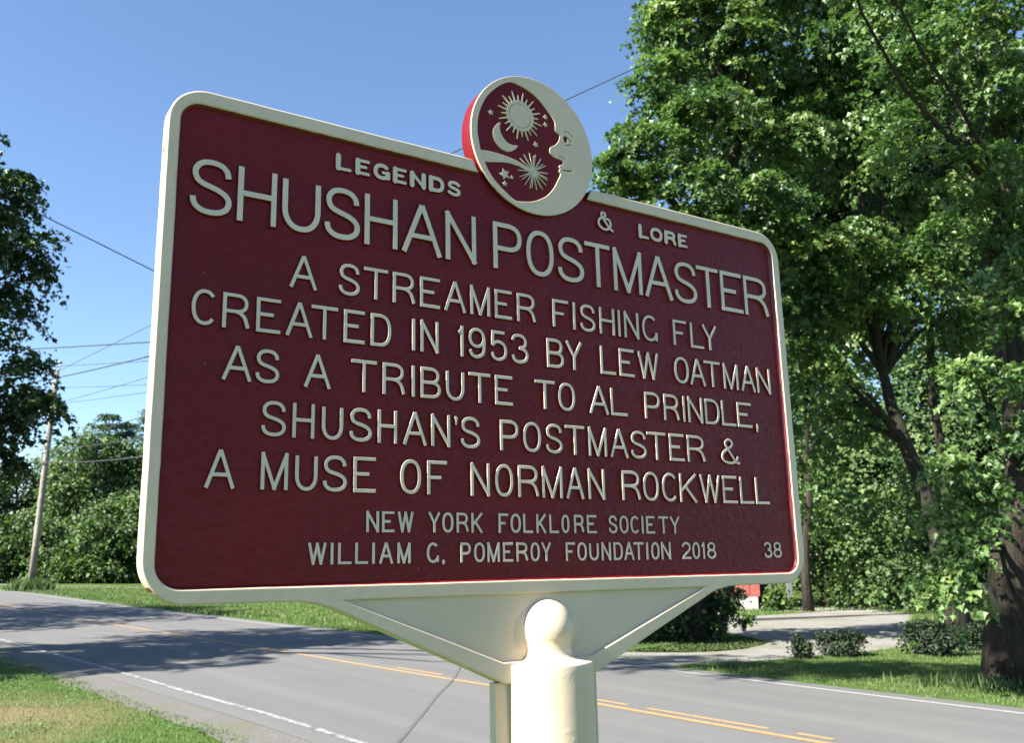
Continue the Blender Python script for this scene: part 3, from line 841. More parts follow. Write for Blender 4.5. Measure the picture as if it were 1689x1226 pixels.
# --- evergreen shrubs on the lawn
def shrub(px, py, wpx, hpx, label, seed, mat, spiky=1.0, dens=26):
    b = spot(px, py); k = b.y / 1527; w = wpx * k / 2; h = hpx * k
    root = tag(empty('evergreen_shrub', b), label, 'shrub', 'shrubs on the lawn by the driveway')
    g = np.random.default_rng(seed)
    lobes = [((g.uniform(-.5, .5) * w, g.uniform(-.3, .3) * w, h * .5), (w * .6, w * .5, h * .48)) for _ in range(4)] + [((0, 0, h * .45), (w * .92, w * .8, h * .45))]
    sp = lobe_sprays(lobes, dens, g, (.8, 1.1))
    make_crown('foliage', sp, 26, .055, mat, root, seed, .09, .9, 'simple', up=.2)
    # upright shoots
    ns = int(26 * spiky)
    if ns:
        S = []
        for _ in range(ns):
            x = g.uniform(-.95, .95) * w; zz = h * (1.0 - .25 * abs(x / w)); 
            for t in range(4): S.append([x * (1 + .05 * t), g.uniform(-.4, .4) * w, zz * (.8 + .1 * t), 0, 0, 1, .5])
        tag(make_crown('shoots', np.array(S), 8, .05, mat, root, seed + 1, .045, 1.2, 'simple', up=.1), kind='stuff')
    for k2 in range(5):
        a = Vector((g.uniform(-.4, .4) * w, g.uniform(-.3, .3) * w, 0)); tube('stem', [a * .4, a * .8 + Vector((0, 0, h * .3)), a + Vector((0, 0, h * .6))], [.02, .016, .01], M_bark_dark, root, 6)
shrub(1323, 1087, 26, 34, 'small dark cone shaped shrub, leftmost on the lawn edge', 31, M_yew, .3, 60)
shrub(1386, 1083, 78, 36, 'low wide dark shrub with spiky shoots beside the cone shrub', 32, M_yew, 1.2, 34)
shrub(1536, 1082, 98, 52, 'largest rounded evergreen shrub left of the thick trunk', 33, M_yew, 1.0)
shrub(1612, 1074, 66, 38, 'evergreen shrub half hidden by the thick trunk', 34, M_yew, .8)
b = spot(1282, 1008)
lb_ = tag(empty('leafy_bush', b), 'light green leafy bush standing beside the red barn corner', 'bush')
k = b.y / 1527
make_crown('foliage', lobe_sprays([((0, 0, 14 * k), (19 * k, 19 * k, 16 * k)), ((2 * k, 0, 32 * k), (10 * k, 10 * k, 13 * k)), ((22 * k, 0, 8 * k), (14 * k, 12 * k, 9 * k))], 8, np.random.default_rng(3)), 40, .11, M_leaf_b, lb_, 35, .22, .8)

# ------------------------------------------------------------------ the red barn and its open porch
M_red = simple('barn_red', (.30, .085, .075), .85, 6, .25, .3, .01)
M_red_dark = simple('shaded_barn_red', (.12, .035, .03), .85, 5, .2, .3, .01)  # barn red darkened: the open porch's shade is put into the colour
M_found = simple('white_foundation', (.36, .36, .35), .8, 5, .1, .2)
M_shingle = simple('roof_shingle', (.10, .10, .10), .9, 9, .3, .4)
M_post = simple('shaded_white_post', (.12, .125, .135), .8, 9, .1, .2)  # white posts toned down, porch shade included in their colour
bc = spot(1253, 1006)
barn = tag(empty('red_barn', bc), 'red board barn with white foundation, seen below the marker right corner', 'barn')
bw, bd, bh = 6.0, 6.0, 3.8
def bpart(name, mat, *bx, parent=barn, bevel=0):
    bm = bmesh.new()
    for q in bx: box(bm, *q)
    return bm_obj(name, bm, mat, parent, bevel=bevel)
bpart('wall', M_red, (-bw, -.08, .08, bd, .42, bh))
nb = 30
for k in range(nb):
    x = -bw + (k + .5) * (bw - .08) / nb
    bpart('board', M_red, (x - .088, x + .088, .05 + .012 * (k % 2), .078, .42, bh))
bpart('foundation', M_found, (-bw - .05, -.03, .02, bd, 0, .41))
bpart('corner_post', M_red, (-.08, .04, .02, .14, .42, bh))
bpart('porch_wall', M_red_dark, (.05, 1.2, 2.6, 2.8, 0, 3.2))
for x in (.42, 1.12): bpart('porch_post', M_post, (x - .07, x + .07, .25, .39, 0, 2.9))
bpart('porch_roof', M_shingle, (0.05, 1.3, -.1, 3.2, 2.93, 3.1))
V = [(-bw - .3, -.3, bh), (.25, -.3, bh), (.25, bd + .3, bh), (-bw - .3, bd + .3, bh), (-bw - .3, bd / 2, bh + 2), (.25, bd / 2, bh + 2)]
mesh_obj('roof', V, [(0, 1, 5, 4), (2, 3, 4, 5), (1, 2, 5), (3, 0, 4), (0, 3, 2, 1)], M_shingle, barn)
bpart('door', M_red_dark, (-3.2, -2.2, .03, .049, .42, 2.5))

# ------------------------------------------------------------------ poles and wires
M_pole = simple('pole_wood', (.20, .178, .15), .9, 5, .3, .5, .01)
M_metal = simple('galvanised_metal', (.45, .46, .47), .45, 20, .1, .1, metallic=.6)
M_wire = simple('wire_black', (.03, .03, .034), .6, 10, .1, 0)
top = at(94, 611, pole_base.y)
up1 = tag(empty('utility_pole', pole_base), 'leaning brown wooden utility pole beside the road at left', 'utility pole', 'utility poles')
tv = top - pole_base
tube('shaft', [tv * t for t in (-.01, .25, .5, .75, 1)], [.19, .175, .16, .145, .13], M_pole, up1, 12, .01)
tube('insulator_bracket', [tv * .985, tv + Vector((.12, 0, .12)), tv + Vector((.14, 0, .42))], [.05, .045, .04], M_metal, up1, 8)
tube('insulator', [tv + Vector((.14, 0, .40)), tv + Vector((.14, 0, .44)), tv + Vector((.14, 0, .50)), tv + Vector((.14, 0, .52))], [.06, .13, .13, .05], M_metal, up1, 10)
tube('cable_clamp', [tv * .62 + Vector((.2, 0, 0)), tv * .62 + Vector((-.2, 0, .02))], [.06, .06], M_metal, up1, 8)
p2b = spot(620, 1024)
p2t = at(620, 316, p2b.y)
up2 = tag(empty('utility_pole', p2b), 'wooden utility pole hidden behind the marker that carries the wires', 'utility pole', 'utility poles')
tv2 = p2t - p2b
tube('shaft', [tv2 * t for t in (-.01, .25, .5, .75, 1)], [.17, .16, .15, .14, .12], M_pole, up2, 12, .01)
tube('insulator', [tv2, tv2 + Vector((0, 0, .1)), tv2 + Vector((0, 0, .18))], [.05, .09, .04], M_metal, up2, 10)

def wire(a, b, r, label, sag=.01, n=18):
    a, b = Vector(a), Vector(b); Ln = (b - a).length
    pts = [a.lerp(b, i / (n - 1)) - Vector((0, 0, sag * Ln * 4 * (i / (n - 1)) * (1 - i / (n - 1)))) for i in range(n)]
    o = tube('overhead_wire', pts, r, M_wire, None, 6)
    tag(o, label, 'wire', 'overhead wires')
Yp = p2b.y; Yl = pole_base.y
wire(at(-260, 190, 17), at(640, 640, Yp), .013, 'single wire sloping down from the dark left tree to the marker edge', 0)
wire(at(-160, 583, Yl), at(620, 536, Yp), .026, 'thick cable running level above the pole top', .004)
wire(at(-60, 690, Yl), at(620, 352, Yp), .012, 'thin wire climbing steeply behind the pole top', 0)
wire(at(96, 604, Yl), at(620, 566, Yp), .016, 'wire leaving the insulator on top of the pole', .002)
wire(at(-100, 655, Yl), at(620, 480, Yp), .024, 'heavy cable crossing just below the pole top', .012)
wire(at(80, 640, Yl), at(620, 610, Yp), .013, 'thin line level with the upper end of the pole', .003)
wire(at(84, 668, Yl), at(620, 500, Yp), .013, 'thin line rising to the marker below the heavy cable', .004)
wire(at(78, 668, Yl), at(620, 588, Yp), .012, 'lowest of the thin lines near the pole top', .003)
wire(at(70, 738, Yl), at(620, 545, Yp), .018, 'wire rising from the middle of the pole over the pine tops', .006)
wire(at(66, 742, Yl), at(620, 640, Yp), .020, 'pale cable slung from the pole across the wood', .010)
wire(at(64, 762, Yl), at(620, 668, Yp), .026, 'thick dark cable lowest on the pole, crossing the wood', .016)
wire(p2t + Vector((0, 0, .1)), at(1800, -239, 27), .018, 'wire rising to the right behind the moon emblem', .0)
wire(at(620, 425, Yp), at(1800, 30, 27), .013, 'thin wire passing low behind the moon emblem into the leaves', .0)
# ------------------------------------------------------------------ the marker
mm = .001
marker = bpy.data.objects.new('historical_marker', None)
col.objects.link(marker)
marker.empty_display_size = .2
Mx = Matrix.Identity(4)
for i in range(3):
    Mx[i][0], Mx[i][1], Mx[i][2], Mx[i][3] = SX[i], SY[i], SZ[i], SO[i]
# put the origin at the foot of the post
foot_z = -(SO.z + SX.z * .5722) / SZ.z
FOOT = Vector((.5722, .004, foot_z))
marker.matrix_world = Mx @ Matrix.Translation(FOOT)
tag(marker, 'burgundy and cream cast metal folklore marker on a round cream post', 'historical marker')
def place(o):
    o.location = -FOOT
    return o

def outline_mesh(name, loops, y0, y1, bev, mat, parent, res=2, wall_mat=None, wall_test=None, adjust=True, sub=0):
    """closed loops (x,z in mm), filled even-odd, between depths y0 (front) and y1"""
    cu = bpy.data.curves.new(name, 'CURVE'); cu.dimensions = '2D'; cu.fill_mode = 'BOTH'
    for lp in loops:
        s = cu.splines.new('POLY'); s.points.add(len(lp) - 1)
        for i, (x, z) in enumerate(lp): s.points[i].co = (x * mm, z * mm, 0, 1)
        s.use_cyclic_u = True
    cu.extrude = max((y1 - y0) * mm / 2 - bev * mm, 1e-5)
    cu.bevel_depth = bev * mm; cu.bevel_resolution = res
    cu.offset = -bev * mm if adjust else 0
    tmp = bpy.data.objects.new('tmp', cu); col.objects.link(tmp)
    dg = bpy.context.evaluated_depsgraph_get()
    me = bpy.data.meshes.new_from_object(tmp.evaluated_get(dg))
    bpy.data.objects.remove(tmp); bpy.data.curves.remove(cu)
    # curve plane (x,y) -> (x,z); curve z -> -depth
    mid = (y0 + y1) / 2 * mm
    n = len(me.vertices); co = np.empty(n * 3, np.float32); me.vertices.foreach_get('co', co); co = co.reshape(-1, 3)
    co = np.stack([co[:, 0], mid - co[:, 2], co[:, 1]], 1)
    me.vertices.foreach_set('co', co.ravel()); me.update()
    me.materials.clear(); me.materials.append(mat)
    if wall_mat:
        me.materials.append(wall_mat)
        for p in me.polygons:
            if abs(p.normal.y) < .35 and wall_test(p.center.x / mm, p.center.z / mm): p.material_index = 1
    me.name = name
    o = bpy.data.objects.new(name, me); col.objects.link(o); o.parent = parent
    return o

def arc(cx, cz, r, a0, a1, n=10, rz=None):
    return [(cx + r * math.cos(R(a0 + (a1 - a0) * k / n)), cz + (rz or r) * math.sin(R(a0 + (a1 - a0) * k / n))) for k in range(n + 1)]

EC = (572.2, 486.6); ER = 85.2; GR = 91.0
XL, XR, ZT, ZB = 166.3, 978.7, 450.0, -19.6
IXL, IXR, IZT, IZB = 177.3, 965.8, 435.6, -6.6
def on_gap(z, side):
    return EC[0] + side * math.sqrt(GR ** 2 - (z - EC[1]) ** 2)
aL = math.degrees(math.asin((ZT - EC[1]) / GR)); aL2 = math.degrees(math.asin((IZT - EC[1]) / GR))
ro, ri = 36, 19
outer = [(on_gap(ZT, -1), ZT)]
outer += arc(XL + ro, ZT - ro, ro, 90, 180, 12)
outer += arc(XL + ro + 2, ZB + ro + 2, ro + 2, 180, 270, 12)
outer += [(285, ZB - .2), (306, ZB - .8), (322, ZB - 3.5), (336, -27.5), (420, -64.5), (519, -107.5), (626, -107.5), (724, -64.5), (809, -27.5), (823, ZB - 3.5), (839, ZB - .8), (860, ZB - .2)]
outer += arc(XR - ro - 2, ZB + ro + 2, ro + 2, 270, 360, 12)
outer += arc(XR - ro, ZT - ro, ro, 0, 90, 12)
outer += [(on_gap(ZT, 1), ZT)]
inner = [(on_gap(IZT, 1), IZT)]
inner += arc(IXR - ri, IZT - ri, ri, 90, 0, 8)
inner += arc(IXR - ri, IZB + ri, ri, 0, -90, 8)
inner += arc(IXL + ri + 3, IZB + ri + 3, ri + 3, -90, -180, 8)
inner += arc(IXL + ri, IZT - ri, ri, 180, 90, 8)
inner += [(on_gap(IZT, -1), IZT)]
loopF = outer + inner
tri_hole = [(346, -20.3), (516.5, -86.5), (628.5, -86.5), (799.5, -20.3)]
def dens(lp, step=14):
    out = []
    for i, p in enumerate(lp):
        q = lp[(i + 1) % len(lp)]; d = math.hypot(q[0] - p[0], q[1] - p[1]); k = max(1, int(d / step))
        for j in range(k): out.append((p[0] + (q[0] - p[0]) * j / k, p[1] + (q[1] - p[1]) * j / k))
    return out
def hand_made(lp, amp=.35, sc=.035):
    return [(x + mnoise.noise(Vector((x * sc, z * sc, 1))) * amp, z + mnoise.noise(Vector((x * sc, z * sc, 7))) * amp) for x, z in lp]
def is_inner(x, z):
    if z > IZB - 2 and z < IZT + 2 and x > IXL - 2 and x < IXR + 2: return True
    return z > IZT - 4 and abs(math.hypot(x - EC[0], z - EC[1]) - GR) < 2.0
frame = place(outline_mesh('frame', [hand_made(dens(loopF)), hand_made(dens(tri_hole), .25)], 0, 19, 1.5, M_cream, marker, 2, M_edge, is_inner))
frame['label'] = 'cream painted rim with triangular bracket'
# sloping inner side of the rim, burgundy brushed unevenly up to the cream
ip = hand_made(dens(inner)[:len(dens(inner)) - 1])
ip = [p for i, p in enumerate(ip) if i == 0 or math.hypot(p[0] - ip[i - 1][0], p[1] - ip[i - 1][1]) > .05]
# dens() closes the loop; keep only the open run round the field
kk = [i for i, p in enumerate(ip) if not (p[1] > IZT - 3 and on_gap(IZT, -1) + 3 < p[0] < on_gap(IZT, 1) - 3)]
ip = [ip[i] for i in kk]
A_ = np.array(ip); T_ = np.gradient(A_, axis=0); T_ /= np.linalg.norm(T_, axis=1)[:, None]
Nn_ = np.stack([T_[:, 1], -T_[:, 0]], 1)
cen = np.array([(IXL + IXR) / 2, (IZT + IZB) / 2])
if ((cen - A_) * Nn_).sum() < 0: Nn_ = -Nn_
wv = np.array([.25 * mnoise.noise(Vector((p[0] * .06, p[1] * .06, 3))) for p in A_])
rows_ = [(A_ - Nn_ * .15, 1.25), (A_ + Nn_ * .35, 1.75), (A_ + Nn_ * (1.5 + wv)[:, None], 3.6), (A_ + Nn_ * (2.5 + 2 * wv)[:, None], 5.35)]
V = [(a[0] * mm, y * mm, a[1] * mm) for P_, y in rows_ for a in P_]
m_ = len(A_)
F__ = [(k * m_ + i, k * m_ + i + 1, (k + 1) * m_ + i + 1, (k + 1) * m_ + i) for k in range(3) for i in range(m_ - 1)]
slope = place(mesh_obj('rim_slope', V, F__, M_edge, marker, smooth=True))
if sum(p.normal.y for p in slope.data.polygons) > 0: slope.data.flip_normals()
# recessed field
plate_loop = arc(XL + 3 + 33, ZT - 3 - 33, 33, 90, 180) + arc(XL + 3 + 33, ZB + 3 + 33, 33, 180, 270) + arc(XR - 36, ZB + 36, 33, 270, 360) + arc(XR - 36, ZT - 36, 33, 0, 90)
plate = place(outline_mesh('field_plate', [plate_loop], 5.2, 13.5, 0.2, M_burg, marker, 0))
plate['label'] = 'burgundy wrinkled background field'
web = place(outline_mesh('bracket_web', [[(328, -12), (515, -97), (630, -97), (817, -12)]], 4.2, 13, .2, M_cream, marker, 0))
# drip of old paint on the left side of the rim
bm = bmesh.new(); bmesh.ops.create_uvsphere(bm, u_segments=12, v_segments=8, radius=1)
for v in bm.verts: v.co = Vector((XL * mm - .0001 + v.co.x * .0008, .0095 + v.co.y * .0022, .388 + v.co.z * .0048))
place(bm_obj('paint_spot', bm, simple('old_red_paint', (.25, .06, .05), .5), marker, True))

# ---- strokes with sloping sides
def stroke(path, w, closed, h, draft, rnd, bias):
    """returns verts, faces, face material ids. path in mm (x,z)"""
    P = np.array(path, float)
    if closed:
        t = np.roll(P, -1, 0) - np.roll(P, 1, 0)
    else:
        t = np.gradient(P, axis=0)
    t /= np.linalg.norm(t, axis=1)[:, None]
    nn = np.stack([-t[:, 1], t[:, 0]], 1)
    layers = [(0.0, draft), (h - .5, .12), (h - .12, -.06), (h, -.24)]
    V = []; Fc = []; Mi = []
    m = None
    for (z, gr) in layers:
        hw = w / 2 + gr
        if closed:
            A, B = P + nn * hw, P - nn * hw
        else:
            st = []
            if rnd:
                for a in (80, 60, 35, 12):
                    st.append((0, P[0] - t[0] * hw * math.sin(R(a)), nn[0] * hw * math.cos(R(a))))
                for i in range(len(P)): st.append((i, P[i], nn[i] * hw))
                for a in (12, 35, 60, 80):
                    st.append((0, P[-1] + t[-1] * hw * math.sin(R(a)), nn[-1] * hw * math.cos(R(a))))
            else:
                for i in range(len(P)):
                    q = P[i].copy()
                    if i == 0: q = q - t[0] * gr
                    if i == len(P) - 1: q = q + t[-1] * gr
                    st.append((i, q, nn[i] * hw))
            A = np.array([s[1] + s[2] for s in st]); B = np.array([s[1] - s[2] for s in st])
        m = len(A)
        y = 5.2 - z - (bias if z > h - 1 else 0)
        for a in A: V.append((a[0] * mm, y * mm, a[1] * mm))
        for b in B: V.append((b[0] * mm, y * mm, b[1] * mm))
    nl = len(layers)
    rg = range(m) if closed else range(m - 1)
    for k in range(nl - 1):
        o0, o1 = k * 2 * m, (k + 1) * 2 * m
        mt = 1 if k == 0 else 0
        for i in rg:
            j = (i + 1) % m
            Fc.append((o0 + i, o0 + j, o1 + j, o1 + i)); Mi.append(mt)
            Fc.append((o0 + m + j, o0 + m + i, o1 + m + i, o1 + m + j)); Mi.append(mt)
        if not closed:
            Fc.append((o0 + m, o0, o1, o1 + m)); Mi.append(mt)
            Fc.append((o0 + m - 1, o0 + 2 * m - 1, o1 + 2 * m - 1, o1 + m - 1)); Mi.append(mt)
    o1 = (nl - 1) * 2 * m
    for i in rg:
        j = (i + 1) % m
        Fc.append((o1 + i, o1 + j, o1 + m + j, o1 + m + i)); Mi.append(0)
    return V, Fc, Mi

def sup(cx, cz, rx, rz, a0, a1, n=22, e=2.25):
    out = []
    for k in range(n + 1):
        a = R(a0 + (a1 - a0) * k / n); c, s = math.cos(a), math.sin(a)
        out.append((cx + rx * math.copysign(abs(c) ** (2 / e), c), cz + rz * math.copysign(abs(s) ** (2 / e), s)))
    return out
S_PTS = [(.97, .735), (.93, .86), (.77, .965), (.5, 1), (.23, .965), (.07, .85), (.05, .73), (.13, .61), (.3, .545), (.5, .505), (.72, .455), (.92, .37), (1, .255), (.95, .12), (.77, .03), (.5, 0), (.23, .03), (.05, .13), (0, .27)]
def seg(a, b, n=1): return [(a[0] + (b[0] - a[0]) * k / n, a[1] + (b[1] - a[1]) * k / n) for k in range(n + 1)]

def glyph(ch):
    """strokes in a unit centre-line box: list of (points, closed, smooth, halign) """
    L = lambda *p: (list(p), False)
    G = {
     'A': [L((0, 0), (.47, 1)), L((1, 0), (.53, 1)), L((.19, .34), (.81, .34))],
     'B': [L((0, 0), (0, 1)), (seg((0, 1), (.5, 1), 2) + sup(.5, .755, .42, .245, 80, -80, 12, 2.3) + seg((.5, .51), (0, .51), 2), False), (seg((0, .51), (.52, .51), 2) + sup(.52, .255, .48, .255, 80, -80, 12, 2.3) + seg((.52, 0), (0, 0), 2), False)],
     'C': [(sup(.52, .5, .52, .5, 42, 318, 34, 2.2), False)],
     'D': [L((0, 0), (0, 1)), (seg((0, 1), (.42, 1), 2) + sup(.42, .5, .58, .5, 84, -84, 20, 2.4) + seg((.42, 0), (0, 0), 2), False)],
     'E': [L((0, 0), (0, 1)), L((0, 1), (1, 1)), L((0, .52), (.74, .52)), L((0, 0), (1, 0))],
     'F': [L((0, 0), (0, 1)), L((0, 1), (1, 1)), L((0, .50), (.74, .50))],
     'G': [(sup(.52, .5, .52, .5, 46, 322, 34, 2.2), False), L((1.0, -.02), (1.0, .34))],
     'H': [L((0, 0), (0, 1)), L((1, 0), (1, 1)), L((0, .52), (1, .52))],
     'I': [L((.5, 0), (.5, 1))],
     'K': [L((0, 0), (0, 1)), L((0, .36), (1, 1)), L((.30, .58), (1, 0))],
     'L': [L((0, 0), (0, 1)), L((0, 0), (1, 0))],
     'M': [L((0, 0), (0, 1)), L((0, 1), (.5, 0)), L((.5, 0), (1, 1)), L((1, 1), (1, 0))],
     'N': [L((0, 0), (0, 1)), L((0, 1), (1, 0)), L((1, 0), (1, 1))],
     'O': [(sup(.5, .5, .5, .5, 0, 360, 44, 2.3)[:-1], True)],
     'P': [L((0, 0), (0, 1)), (seg((0, 1), (.5, 1), 2) + sup(.5, .72, .5, .28, 82, -82, 14, 2.4) + seg((.5, .44), (0, .44), 2), False)],
     'R': [L((0, 0), (0, 1)), (seg((0, 1), (.48, 1), 2) + sup(.48, .745, .44, .255, 82, -82, 14, 2.4) + seg((.48, .49), (0, .49), 2), False),
           (catmull([(.48, .49), (.68, .44), (.84, .33), (.93, .18), (1, 0)], 5), False)],
     'S': [(catmull(S_PTS, 4), False)],
     'T': [L((0, 1), (1, 1)), L((.5, 0), (.5, 1))],
     'U': [(seg((0, 1), (0, .42), 3) + sup(.5, .42, .5, .42, 184, 356, 22, 2.2) + seg((1, .42), (1, 1), 3), False)],
     'W': [L((0, 1), (.25, 0)), L((.25, 0), (.5, 1)), L((.5, 1), (.75, 0)), L((.75, 0), (1, 1))],
     'Y': [L((0, 1), (.5, .46)), L((1, 1), (.5, .46)), L((.5, 0), (.5, .5))],
     '0': [(sup(.5, .5, .5, .5, 0, 360, 36, 2.3)[:-1], True)],
     '1': [L((.8, 0), (.8, 1)), L((0, .80), (.8, .92))],
     '2': [(catmull([(0, .76), (.06, .9), (.28, 1), (.55, 1), (.85, .93), (.98, .75), (.88, .55), (.5, .33), (.15, .14), (0, 0)], 4), False), L((0, 0), (1, 0))],
     '3': [(catmull([(0, .80), (.12, .95), (.42, 1), (.75, .95), (.9, .78), (.82, .6), (.45, .53)], 4), False), (catmull([(.45, .53), (.85, .45), (1, .27), (.88, .08), (.5, 0), (.14, .06), (0, .24)], 4), False)],
     '5': [L((.08, 1), (.92, 1)), L((.08, 1), (.04, .50)), (catmull([(.04, .50), (.25, .63), (.55, .65), (.88, .55), (1, .33), (.88, .1), (.5, 0), (.15, .06), (0, .24)], 4), False)],
     '8': [(sup(.5, .765, .43, .235, 0, 360, 26, 2.1)[:-1], True), (sup(.5, .265, .5, .265, 0, 360, 28, 2.1)[:-1], True)],
     '9': [(sup(.49, .69, .49, .31, 0, 360, 30, 2.1)[:-1], True), (catmull([(1, .69), (1, .4), (.9, .12), (.5, 0), (.15, .06), (0, .24)], 5), False)],
     '&': [(catmull([(.92, .30), (.84, .13), (.66, .02), (.38, 0), (.1, .08), (0, .26), (.1, .45), (.36, .6), (.6, .76), (.6, .92), (.42, 1), (.24, .92), (.22, .78), (.36, .58), (.62, .26), (.80, .06), (.95, 0), (1.0, .06)], 4), False)],
     "'": [L((.45, .985), (.5, .965)), L((.72, .95), (.42, .76))],
     ',': [L((.45, .08), (.5, -.03)), L((.5, -.03), (.25, -.2))],
     '.': [L((.5, .0), (.5, .02))],
    }
    return G[ch]

S_BOLD = [(.92, .86), (.62, 1), (.22, .96), (.06, .76), (.22, .59), (.55, .5), (.86, .40), (.96, .22), (.78, .03), (.42, 0), (.04, .14)]
def make_letter(ch, x0, x1, zb, zc, w, rnd=False, h=3.9, draft=1.15, name='letter', k=0):
    bx0, bx1 = x0 + w / 2, x1 - w / 2
    if ch in 'I1': pass
    if ch == 'I': bx0 = bx1 = (x0 + x1) / 2
    bz0, bz1 = zb + w / 2, zc - w / 2
    V = []; Fc = []; Mi = []
    gl = glyph(ch)
    if rnd and ch == 'S': gl = [(catmull(S_BOLD, 4), False)]
    if rnd and ch == 'G': gl = [(sup(.52, .5, .52, .5, 48, 330, 30, 2.2), False), ([(1.0, .10), (1.0, .42)], False), ([(1.0, .44), (.62, .44)], False)]
    for si, (pts, closed) in enumerate(gl):
        P = []
        n = len(pts)
        for (a, b) in pts:
            P.append([bx0 + (bx1 - bx0) * a, bz0 + (bz1 - bz0) * b])
        straight = (n == 2)
        if straight and not rnd:
            # run square ends out to the letter's edge where they meet it
            for e in (0, 1):
                p, q = P[e], P[1 - e]; d = np.array(p) - np.array(q); d /= np.linalg.norm(d)
                free_v = abs(d[1]) > .5
                if free_v and pts[e][1] in (0, 1): P[e] = list(np.array(p) + d * w / 2 / max(abs(d[1]), .7))
                elif abs(d[0]) > .9 and ch in 'ELFT2' and pts[e][0] in (0, 1): P[e] = list(np.array(p) + d * w / 2)
        ww = w * (1 + .05 * math.sin(k * 12.9 + si * 4.1))
        if rnd:
            if straight: ww = w * (1.18 if abs(P[0][0] - P[1][0]) < abs(P[0][1] - P[1][1]) else .74)
            else: ww = w * (.84 if ch == 'S' else .95)
        if ch in ".": ww = w * 1.25
        if ch in ",'": ww = w * 1.2 if si == 0 else w * .6
        if ch == '&': ww = w * .92
        if not straight or rnd or ch == '.':
            pass
        if ch in '.' : closed = False
        v, f, mi = stroke(P, ww, closed, h, draft, rnd or ch in ".,'", .045 * si + .002 * (k % 7))
        o = len(V); V += v; Fc += [tuple(i + o for i in q) for q in f]; Mi += mi
    ob = mesh_obj(name, V, Fc, [M_letter, M_burg_flat], marker, fmat=Mi)
    return place(ob)
